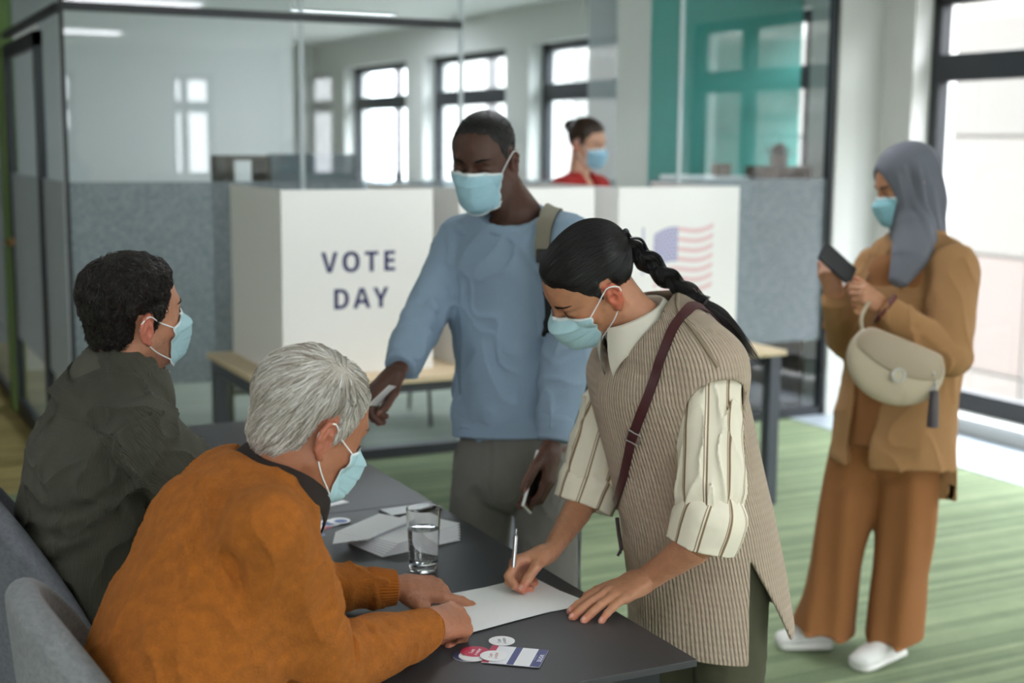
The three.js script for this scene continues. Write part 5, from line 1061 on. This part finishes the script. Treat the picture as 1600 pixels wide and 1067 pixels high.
  { const Y = norm([-0.78, 0.62, -0.1]), z0 = [0.1, 0.3, 1], Z = norm(add(z0, Y, -dot(z0, Y))), PHV = [cross(Y, Z), Y, Z], m = new THREE.Matrix4().makeBasis(...PHV.map((v) => new THREE.Vector3(...norm(v)))); ph.quaternion.setFromRotationMatrix(m.extractRotation(m)); part('case', new RoundedBoxGeometry(0.072, 0.15, 0.009, 3, 0.004), std('#202428', 0.75), ph); part('screen', new RoundedBoxGeometry(0.066, 0.142, 0.002, 2, 0.001).translate(0, 0, 0.0045), std('#0b0c0e', 0.45), ph); }

  // her bag
  const bag = thing('handbag', 'beige saddle handbag with a round clasp hanging from the arm in camel sleeve', 'handbag', [2.883, 1.027, -3.177]);
  { const o = [2.883, 1.027, -3.177], ax = norm([0.85, -0.36, 0.35]), up = [0.32, 0.93, 0.1], nz = norm(cross(ax, up)), q = (u, v, w) => add(add(ax.map((t) => t * u), up, v), nz, w);
    const F = new Field(), bx = [ax, norm(cross(nz, ax)), nz]; F.ell(q(0, 0.0, 0), [0.158, 0.125, 0.045], bx, 0.02); F.trim((x, y, z) => dot([x, y, z], bx[1]) - 0.07 - 0.0 * x, 0.02); const leather = std('#b8a992', 0.55, { bumpMap: grain, bumpScale: 0.0004 });
    const bodyMesh = part('bag_body', meshed(F, 0.005), leather, bag);
    const G = new Field(); G.ell(q(0, 0.02, 0.008), [0.148, 0.098, 0.046], bx, 0.02); G.trim((x, y, z) => -dot([x, y, z], nz) + 0.004, 0.004); G.trim((x, y, z) => dot([x, y, z], bx[1]) - 0.078, 0.012); G.trim((x, y, z) => { const a = dot([x, y, z], ax), b = dot([x, y, z], bx[1]); return -(b + 0.028 - 1.6 * a * a); }, 0.004); part('flap', meshed(G, 0.004), std('#a3927c', 0.55, { bumpMap: grain, bumpScale: 0.0004 }), bag);
    const m = new THREE.Matrix4().makeBasis(new THREE.Vector3(...ax), new THREE.Vector3(...bx[1]), new THREE.Vector3(...nz)), clasp = new THREE.CylinderGeometry(0.024, 0.024, 0.008, 28).rotateX(Math.PI / 2).applyMatrix4(m).translate(...q(0.0, -0.03, 0.05)); part('clasp', clasp, std('#b3a88f', 0.4), bag);
    part('clasp_ring', new THREE.TorusGeometry(0.019, 0.0025, 8, 28).applyMatrix4(m).translate(...q(0.0, -0.03, 0.0545)), M.steel, bag);
    part('strap', tube([sub([2.817, 1.082, -3.242], o), sub([2.824, 1.154, -3.273], o), sub([2.867, 1.204, -3.293], o)], 0.006, 30, 8), std('#a89b84', 0.6), bag);
    part('strap', tube([sub([2.987, 0.974, -3.117], o), sub([3.026, 1.019, -3.128], o), sub([3.054, 1.040, -3.174], o)], 0.008, 30, 8), std('#7a5a3a', 0.6), bag);
    for (const [x, y] of [[1458, 572], [1464, 588], [1460, 600]]) part('ring', new THREE.TorusGeometry(0.011, 0.0028, 8, 20).rotateY(0.6 + x).translate(...sub([2.978, 0.974, -3.110], o).map((t, i) => t + (i === 1 ? (586 - y) * 0.002 : i === 0 ? (x - 1461) * 0.002 : 0))), M.steel, bag);
    part('tassel', new THREE.CylinderGeometry(0.013, 0.018, 0.11, 14).translate(...sub([2.971, 0.893, -3.101], o)), std('#4d4548', 0.5), bag); }
}

// ---------------------------------------------------------------- the voter behind the booths
{
  const P = person('woman in a red jacket standing behind the voting booths', [3.55, -6.42]);
  const skin = '#c79a80', H = headFrame([3.584, 1.682, -6.342], [0.42, -0.28, 0.86], [-0.05, 0.96, 0.25], 0.98), L = norm([0.88, 0, -0.47]), FW = norm([0.47, 0, 0.88]);
  const c = H.out([0, 0, 0]), neckBase = add(c, [-0.03, -0.17, -0.03]), nb = H.inn(neckBase), at = (u, y, f) => add(add([c[0] - 0.02, y, c[2] - 0.03], L, u), FW, f);
  const ho = { skin, flush: '#cc8570', neck: [[[0, -0.03, -0.03], 0.05, 0.052], [nb, 0.056, 0.056]], w: 0.96 }, face = headField(ho);
  const sh = neckBase[1] - 0.06, arms = [-1, 1].map((s) => [at(s * 0.17, sh, 0), at(s * 0.2, sh - 0.28, 0.02), at(s * 0.12, sh - 0.42, 0.2)]);
  const hip = at(0, 0.95, 0), legs = [-1, 1].map((s) => [at(s * 0.085, 0.92, 0), at(s * 0.085, 0.5, 0.01), at(s * 0.085, 0.1, 0), at(s * 0.085, 0.06, 0.08)]);
  const hand = (a, right) => handGeo({ skin, flush: '#cc8570', nails: '#d9a597', at: a[2], arm: mix(a[1], a[2], 0.6), dir: add(FW, [0, -0.2, 0]), back: [0, 1, 0], right, scale: 0.93, bend: [[30, 30, 15, 3], [32, 32, 15, 0], [34, 34, 15, -3], [36, 34, 15, -6]], thumb: [[0.6, -0.35, 0.65], [0.9, -0.25, 0.25], [0.95, -0.2, 0]] }, 0.006);
  P.put('body', merged(headGeo(H, ho, face), hand(arms[0], true), hand(arms[1], false), bodyGeo(skin, { pelvis: hip, waist: at(0, 1.1, 0), chest: at(0, 1.3, 0), neck: neckBase, side: L, arms: arms.map((a) => [a[0], a[1], mix(a[1], a[2], 0.8)]), legs })), skinMat());
  wearMask(P, H, face, { blue: '#8fc0d6' });
  const bun = [0, 0.06, -0.125], cap = hairCap(H, { ...ho, thick: 0.012, line: [[0, 0.08], [34, 0.074], [52, 0.05], [68, 0.0], [80, -0.01], [86, 0.034], [104, 0.028], [118, -0.03], [180, -0.05]], colors: ['#2c2019', '#3a2a20'], cell: 0.005 });
  const B = new Field(); B.ball(bun, 0.036); B.bend = (x, y, z) => 0.002 * Math.sin(x * 300 + y * 200);
  const hs = combed(cap, { count: 900, length: () => 0.2, dir: (p) => norm(sub(bun, p)), r: 0.0009, step: 0.012, lift: 0.002, colors: ['#2c2019', '#43301f', '#382619'], line: 0.001, stop: (p) => Math.hypot(...sub(p, bun)) < 0.04 });
  P.put('hair', merged(cap.geo, hs, meshed(B, 0.006, { color: () => hexLin('#33251c') }), brows({ color: '#3a2a20' }, face)).applyMatrix4(H.m), hairMat(0.45));
  const S = new Field(), side = { side: L };
  S.oval([[add(neckBase, [0, -0.02, 0]), 0.09, 0.07], [at(0, sh, 0), 0.16, 0.1], [at(0, sh - 0.15, 0), 0.175, 0.125], [at(0, 1.1, 0), 0.16, 0.12], [at(0, 0.85, 0), 0.19, 0.14]], { ...side, end: 0.02 }, 0.03);
  for (const a of arms) S.oval([[a[0], 0.07, 0.068], [a[1], 0.056, 0.056], [mix(a[1], a[2], 0.92), 0.045, 0.045]], { ...side, end: 0.01 }, 0.04);
  S.bend = folds(0.005, 10);
  S.carve((x, y, z) => { const q = sub([x, y, z], neckBase); return Math.max(Math.abs(dot(q, L)) - 0.045 - 0.15 * Math.max(0, q[1] + 0.2) * 0.3, 0.015 - dot(q, FW), -(q[1] + 0.3)); }, 0.01);
  S.carve(ellipsoid(add(neckBase, [0, 0.03, 0]), [0.075, 0.05, 0.075]), 0.01);
  P.put('jacket', meshed(S, 0.009), cloth('#a3231f'));
  const D = new Field(); D.oval([[add(neckBase, [0, -0.1, 0]), 0.12, 0.075], [at(0, 1.1, 0), 0.13, 0.1], [at(0, 0.9, 0), 0.15, 0.11]], side, 0.03); P.put('top', meshed(D, 0.01), cloth('#26262a'));
  const T = new Field(); T.oval([[add(hip, [0, 0.04, 0]), 0.15, 0.11], [add(hip, [0, -0.05, 0]), 0.16, 0.115]], side, 0.03); for (const l of legs) T.oval([[l[0], 0.08, 0.09], [l[1], 0.065, 0.068], [l[2], 0.055, 0.055]], { ...side, end: 0.01 }, 0.03); P.put('trousers', meshed(T, 0.01), cloth('#26282f'));
  for (const l of legs) shoe(P, add([l[2][0], 0, l[2][2]], FW, -0.05), add([l[2][0], 0, l[2][2]], FW, 0.18), std('#2a2a2c', 0.5), std('#171717', 0.8), 0.9);
}

// ---------------------------------------------------------------- things on the desk
{
  const T = DESK;
  // glass of water
  const g = thing('water_glass', 'tall clear glass of sparkling water on the black desk', 'glass', [1.143, T, -2.729]);
  const clear = new THREE.MeshPhysicalMaterial({ color: '#ffffff', roughness: 0, transmission: 1, thickness: 0.01, ior: 1.48 }), water = new THREE.MeshPhysicalMaterial({ color: '#ffffff', roughness: 0, transmission: 1, thickness: 0.05, ior: 1.33 });
  const h = 0.142, r0 = 0.031, r1 = 0.0385, w = 0.0022, rr = (y) => r0 + (r1 - r0) * (y / h);
  part('glass_body', new THREE.LatheGeometry([[0, 0.0008], [r0 - 0.004, 0.0005], [r0 - 0.001, 0.002], [rr(0.02), 0.02], [rr(h * 0.5), h * 0.5], [r1, h - 0.001], [r1 - 0.0008, h], [r1 - w, h - 0.001], [rr(h * 0.5) - w, h * 0.5], [rr(0.02) - w, 0.02], [rr(0.014) - 0.006, 0.0145], [0, 0.014]].map((p) => new THREE.Vector2(...p)), 64), clear, g);
  part('water', new THREE.LatheGeometry([[0, 0.0142], [rr(0.014) - 0.006, 0.0147], [rr(0.02) - w + 0.0002, 0.0202], [rr(0.06) - w + 0.0002, 0.06], [rr(0.096) - w + 0.0002, 0.096], [rr(0.0955) - w - 0.003, 0.0948], [0, 0.0948]].map((p) => new THREE.Vector2(...p)), 64), water, g);
  const bub = []; for (let i = 0; i < 260; i++) { const a = rand() * 6.283, q = rand() < 0.7 ? 0.93 : Math.sqrt(rand()) * 0.9, y = 0.018 + rand() * 0.055; const r = (rr(y) - w - 0.001) * q; bub.push(new THREE.IcosahedronGeometry(0.0004 + rand() * 0.0004, 0).translate(r * Math.cos(a), y, r * Math.sin(a))); }
  const bm = part('bubbles', join(bub), std('#e8eef0', 0.2), g); bm.userData.kind = 'stuff';

  // pen
  const pt = new THREE.Vector3(1.249, 0.7425, -2.503), pd = new THREE.Vector3(0.017, 0.134, -0.014).normalize(), pen = thing('pen', 'silver ballpoint pen in the right hand of the writing woman', 'pen', pt.toArray());
  pen.quaternion.setFromUnitVectors(new THREE.Vector3(0, 1, 0), pd);
  const lathe = (a) => new THREE.LatheGeometry(a.map((p) => new THREE.Vector2(...p)), 24), metal = std('#c9cacc', 0.28, { metalness: 0.9 });
  part('barrel', lathe([[0.0001, 0.0155], [0.0042, 0.0155], [0.0048, 0.035], [0.0048, 0.118], [0.004, 0.121], [0.0001, 0.121]]), metal, pen);
  part('tip', lathe([[0.0001, 0], [0.0006, 0.0005], [0.0009, 0.004], [0.0038, 0.0155], [0.0001, 0.0155]]), M.steel, pen);
  part('button', lathe([[0.0001, 0.121], [0.0024, 0.121], [0.0024, 0.133], [0.0014, 0.135], [0.0001, 0.135]]), M.steel, pen);
  part('clip', rbox(-0.0015, 0.0015, 0.085, 0.118, 0.005, 0.0066, 0.0006), M.steel, pen);

  // sheets under her hands
  const paperMat = std('#f3f3f5', 0.85, { side: THREE.DoubleSide }), lay = (geo, x, y, z, a) => geo.rotateY(a).translate(x, y, z);
  [[1.195, -2.452, 10.5, 0], [1.2, -2.456, 5, 1], [1.198, -2.449, 12.5, 2]].forEach(([x, z, a, k]) => single('paper_sheet', lay(sheet(20, 12, (u, v) => [(u - 0.5) * 0.297, 0.0006 * Math.sin(u * 5 + k) * v * (1 - v), (0.5 - v) * 0.2], 0.0004), x, T + 0.0009 + 0.0011 * k, z, (a * Math.PI) / 180), paperMat, ['bottom blank white sheet under the writing hand, one edge showing', 'middle blank white sheet, turned slightly under the top one', 'top blank white sheet on which the woman writes'][k], 'paper', 'blank sheets under the pen'));

  // envelopes, fanned out
  const env = std('#ececf1', 0.85);
  for (let k = 0; k < 7; k++) {
    const t = thing('envelope', ['lowest', 'second lowest', 'third lowest', 'middle', 'third highest', 'second highest', 'topmost'][k] + ' white envelope of the fanned stack behind the glass', 'envelope', [1.185 + 0.003 * k, T + 0.0022 + 0.0036 * k, -2.95 - 0.005 * k], (13 + 2.2 * k) * Math.PI / 180, 'white envelopes on the desk');
    part('envelope_body', rbox(-0.112, 0.112, -0.0014, 0.0014, -0.074, 0.074, 0.0005, 1), env, t);
    part('flap', new THREE.ExtrudeGeometry(new THREE.Shape([[-0.11, 0], [0.0, -0.068], [0.11, 0]].map((p) => new THREE.Vector2(...p))), { depth: 0.0004, bevelEnabled: false }).rotateX(-Math.PI / 2).translate(0, 0.0014, -0.073), env, t);
  }
  { const t = thing('open_envelope', 'envelope with its pointed flap folded open at the left of the stack', 'envelope', [1.1, T + 0.0325, -2.98], 0.5, 'white envelopes on the desk'); t.rotation.z = 0.06;
    part('envelope_body', rbox(-0.05, 0.11, -0.0008, 0.0008, -0.05, 0.05, 0.0004, 1), env, t);
    part('flap', new THREE.ExtrudeGeometry(new THREE.Shape([[-0.05, -0.05], [-0.05, 0.05], [-0.115, 0]].map((p) => new THREE.Vector2(...p))), { depth: 0.0008, bevelEnabled: false }).rotateX(-Math.PI / 2).translate(0, -0.0004, 0), env, t); }

  // phone lying flat
  { const t = thing('smartphone', 'phone lying flat on the desk behind the water glass', 'phone', [1.3, T, -3.19], 0.1); part('case', rbox(-0.075, 0.075, 0.0004, 0.009, -0.036, 0.036, 0.004, 3), std('#1c1d20', 0.4), t); part('screen', rbox(-0.071, 0.071, 0.0085, 0.0096, -0.0325, 0.0325, 0.0005, 1), std('#8d9093', 0.15), t); }
  single('note_card', rbox(-0.05, 0.05, 0, 0.002, -0.035, 0.035, 0.0005, 1).rotateY(0.3).translate(1.13, T + 0.0006, -3.36), env, 'small white card on the far desk beside the old man', 'card');

  // stickers
  const round = (name, x, z, r, k, draw, label, turn = 0, oval = 1) => {
    const m = print(256, 256, draw), mat = std('#ffffff', 0.45, { map: m }), edge = std('#dfe0e4', 0.5), geo = new THREE.CylinderGeometry(r, r, 0.0012, 40).scale(1, 1, oval).rotateY(turn).translate(x, T + 0.0009 + 0.0014 * k, z);
    return single(name, geo, [edge, mat, edge], label, 'sticker', 'round stickers on the desk');
  };
  const say = (bg, fg) => (c, w, h) => { c.fillStyle = bg; c.fillRect(0, 0, w, h); c.fillStyle = fg; c.font = 'bold 46px sans-serif'; c.textAlign = 'center'; c.fillText('I am', w / 2, h * 0.46); c.fillText('a voter', w / 2, h * 0.66); };
  const plain = (a, b) => (c, w, h) => { c.fillStyle = a; c.fillRect(0, 0, w, h); if (b) { c.fillStyle = b; c.beginPath(); c.arc(w * 0.5, h * 0.62, w * 0.3, 0, 7); c.fill(); } };
  const red = '#c2264f', blue = '#3a5a9a';
  round('sticker', 1.107, -2.258, 0.025, 0, say('#eeeef0', '#2b2d55'), 'white I am a voter sticker beside the card', 2.75);
  round('sticker', 1.016, -2.215, 0.027, 0, plain('#35406f'), 'navy sticker at the bottom of the sticker pile', 0.3);
  round('sticker', 1.024, -2.208, 0.027, 1, plain('#eeeef0'), 'blank white sticker under the magenta one', 0.3);
  round('sticker', 1.034, -2.222, 0.027, 2, say(red, '#f5e9ec'), 'magenta I am a voter sticker on the sticker pile', 2.4);
  round('sticker', 1.055, -2.186, 0.025, 3, say('#eeeef0', '#b03a5a'), 'white I am a voter sticker with red letters lapping the card', 2.6);
  round('sticker', 1.048, -3.158, 0.03, 0, plain(red, '#eeeef0'), 'red and white sticker by the sleeve of the old man', 0.3);
  round('sticker', 1.075, -3.172, 0.03, 1, plain('#eeeef0', blue), 'white and blue sticker on the red one', 1.1);
  round('sticker', 1.102, -3.176, 0.028, 2, plain('#eeeef0', blue), 'white sticker with a blue arc, rightmost of its pile', 2.0);
  round('sticker', 1.02, -3.09, 0.016, 0, plain(blue), 'small plain blue sticker by the orange sleeve', 0);
  { const m = print(512, 320, (c, w, h) => { c.fillStyle = '#e9e9ee'; c.fillRect(0, 0, w, h); c.fillStyle = '#c2264f'; c.fillRect(0, 0, w * 0.12, h); c.fillStyle = '#3a3f78'; c.fillRect(w * 0.43, 0, w * 0.12, h); c.fillRect(w * 0.83, 0, w * 0.17, h); c.save(); c.translate(w * 0.93, h / 2); c.rotate(Math.PI / 2); c.fillStyle = '#eef0f8'; c.font = 'bold 54px sans-serif'; c.textAlign = 'center'; c.fillText('VOTE', 0, 14); c.restore(); c.save(); c.translate(w * 0.855, h / 2); c.rotate(Math.PI / 2); c.fillStyle = '#c6cae4'; c.font = '18px sans-serif'; c.textAlign = 'center'; c.fillText('I am a voter', 0, 6); c.restore(); });
    const face = std('#ffffff', 0.4, { map: m }), e = std('#d9dbe6', 0.4);
    single('badge_card', new THREE.BoxGeometry(0.108, 0.0012, 0.088).rotateY(-0.68).translate(1.093, T + 0.0028, -2.172), [e, e, face, e, e, e], 'white voter card with navy bands beside the stickers', 'card'); }
}

// ---------------------------------------------------------------- chairs
function shellChair(x, z, turn, felt, label, group) {
  const t = thing('shell_chair', label, 'chair', [x, 0, z], turn, group);
  const topAt = (f) => 0.97 - 0.32 * Math.pow(Math.abs(f), 2.2);
  const mid = (f, v) => { const a = f * 1.35, r = 0.245 + 0.03 * v, y = 0.4 + (topAt(f) - 0.4) * v; return [-Math.cos(a) * r - 0.02 * v, y, Math.sin(a) * r]; };
  const F0 = (f, v) => { const e = 0.01, c = mid(f, v); return { c, n: norm(cross(sub(mid(f, v + e), mid(f, v - e)), sub(mid(f + e, v), mid(f - e, v)))), u: norm(sub(mid(f, v + e), mid(f, v - e))) }; };
  const rows = []; for (let i = 0; i <= 14; i++) rows.push([i / 14, 1, 0]); for (let i = 1; i < 8; i++) rows.push([1, Math.cos((i / 8) * Math.PI), Math.sin((i / 8) * Math.PI)]); for (let i = 14; i >= 0; i--) rows.push([i / 14, -1, 0]);
  const P = [], N = [], I = [], nu = 44; for (const [v, a, b] of rows) for (let i = 0; i <= nu; i++) { const f = (i / nu) * 2 - 1, q = F0(f, v), h = 0.027 * Math.sqrt(Math.max(0.0004, 1 - Math.pow(Math.abs(f), 10))); P.push(...add(add(q.c, q.n, a * h), q.u, b * h)); N.push(...norm(add(q.n.map((w) => w * a), q.u, b))); }
  for (let j = 0; j + 1 < rows.length; j++) for (let i = 0; i < nu; i++) { const o = j * (nu + 1) + i; I.push(o, o + nu + 1, o + 1, o + 1, o + nu + 1, o + nu + 2); }
  part('backrest', dressed(new Float32Array(P), new Float32Array(N), I, null, null), felt, t);
  { const F = new Field(); F.ell([0.0, 0.43, 0], [0.245, 0.045, 0.235], null, 0.01); F.trim((x2, y2) => 0.4 - y2, 0.01); part('seat', meshed(F, 0.012), felt, t); }
  for (const [a, b] of [[-1, -1], [-1, 1], [1, -1], [1, 1]]) part('leg', tube([[a * 0.14, 0.41, b * 0.14], [a * 0.2, 0.0, b * 0.2]], 0.011, 6, 10), M.black, t);
  return t;
}
const feltMap = (c) => std('#ffffff', 0.95, { map: tint(c, 0.16, 40, 4), bumpMap: woolBump, bumpScale: 0.001 });
shellChair(0.535, -2.17, 0, feltMap('#85868a'), 'light grey felt shell chair of the man in orange', 'felt shell chairs at the desk');
shellChair(0.53, -2.98, 0, feltMap('#6a6c74'), 'dark grey felt shell chair of the man in the corduroy jacket', 'felt shell chairs at the desk');

// ---------------------------------------------------------------- things behind the glass
shellChair(3.2, -7.7, 2.2, std('#23252a', 0.9), 'black chair behind the glass under the booths', 'chairs behind the partition');
shellChair(2.75, -8.0, 0.9, std('#8d9395', 0.9), 'pale grey chair behind the glass under the first booth', 'chairs behind the partition');
{
  const s = thing('desk_screen', 'grey felt desk screen behind the partition above the first booth', 'screen', [2.46, 0, -7.5]);
  part('felt_panel', rbox(-0.255, 0.255, 0.12, 1.61, -0.02, 0.02, 0.006), std('#8f9396', 0.95, { bumpMap: woolBump, bumpScale: 0.001 }), s); for (const x of [-0.2, 0.2]) part('foot', box(x - 0.02, x + 0.02, 0, 0.12, -0.15, 0.15), M.dark, s);
  const b = thing('wooden_shelf', 'open brown wooden shelf behind the partition at the left of the grey screen', 'shelf', [2.06, 0, -7.52]);
  for (const x of [-0.115, 0.115]) part('side_board', box(x - 0.012, x + 0.012, 0, 1.6, -0.15, 0.15), M.darkWood, b);
  part('divider', box(-0.1, 0.0, 1.28, 1.585, -0.15, -0.13), M.darkWood, b);
  for (const y of [0.3, 0.75, 1.25, 1.588]) part('shelf_board', box(-0.103, 0.103, y - 0.012, y + 0.012, -0.15, 0.15), M.darkWood, b);
  const c = thing('cabinet', 'tall dark wooden cabinet behind the glass beside the pier', 'cabinet', [5.4, 0, -7.1]);
  part('cabinet_back', box(-0.15, 0.13, 0, 1.55, -0.15, -0.13), M.darkWood, c); for (const x of [-0.15, 0.12]) part('side_board', box(x, x + 0.025, 0, 1.55, -0.13, 0.15), M.darkWood, c);
  for (const y of [0.05, 0.62, 1.1, 1.53]) part('shelf_board', box(-0.125, 0.12, y - 0.012, y + 0.012, -0.13, 0.14), M.darkWood, c);
  const l = thing('low_cabinet', 'white cabinet behind the frosted glass in front of the teal wall', 'cabinet', [4.98, 0, -7.3]); part('body', rbox(-0.22, 0.22, 0, 1.49, -0.18, 0.18, 0.006), M.white, l); part('door', rbox(-0.21, 0.21, 0.02, 1.47, 0.181, 0.195, 0.004), M.white, l);
  single('wooden_box', rbox(-0.045, 0.045, 0, 0.075, -0.045, 0.045, 0.003).translate(5.0, 1.491, -7.15), M.darkWood, 'small brown wooden box on the white cabinet', 'box');
  const p = thing('potted_plant', 'dark leafy plant on the tall cabinet by the pier', 'plant', [5.4, 1.543, -7.1]);
  part('pot', new THREE.LatheGeometry([[0, 0], [0.05, 0], [0.062, 0.08], [0.056, 0.08], [0.05, 0.07], [0, 0.07]].map((q) => new THREE.Vector2(...q)), 24), std('#6b6256', 0.8), p);
  const lm = std('#2d3a2c', 0.7, { side: THREE.DoubleSide });
  for (let i = 0; i < 26; i++) { const a = i * 2.4, e = 0.25 + rand() * 0.9, L = 0.09 + rand() * 0.07, d = [Math.cos(a) * Math.cos(e), Math.sin(e), Math.sin(a) * Math.cos(e)], s = norm(cross(d, [0, 1, 0])); part('leaf', sheet(4, 6, (u, v) => add(add(add([0, 0.075, 0], d, L * v), s, (u - 0.5) * 0.045 * Math.sin(Math.PI * Math.min(0.98, 0.1 + v * 0.9))), [0, -0.05 * v * v, 0]), 0.001), lm, p); }
}

renderer.render(scene, camera);
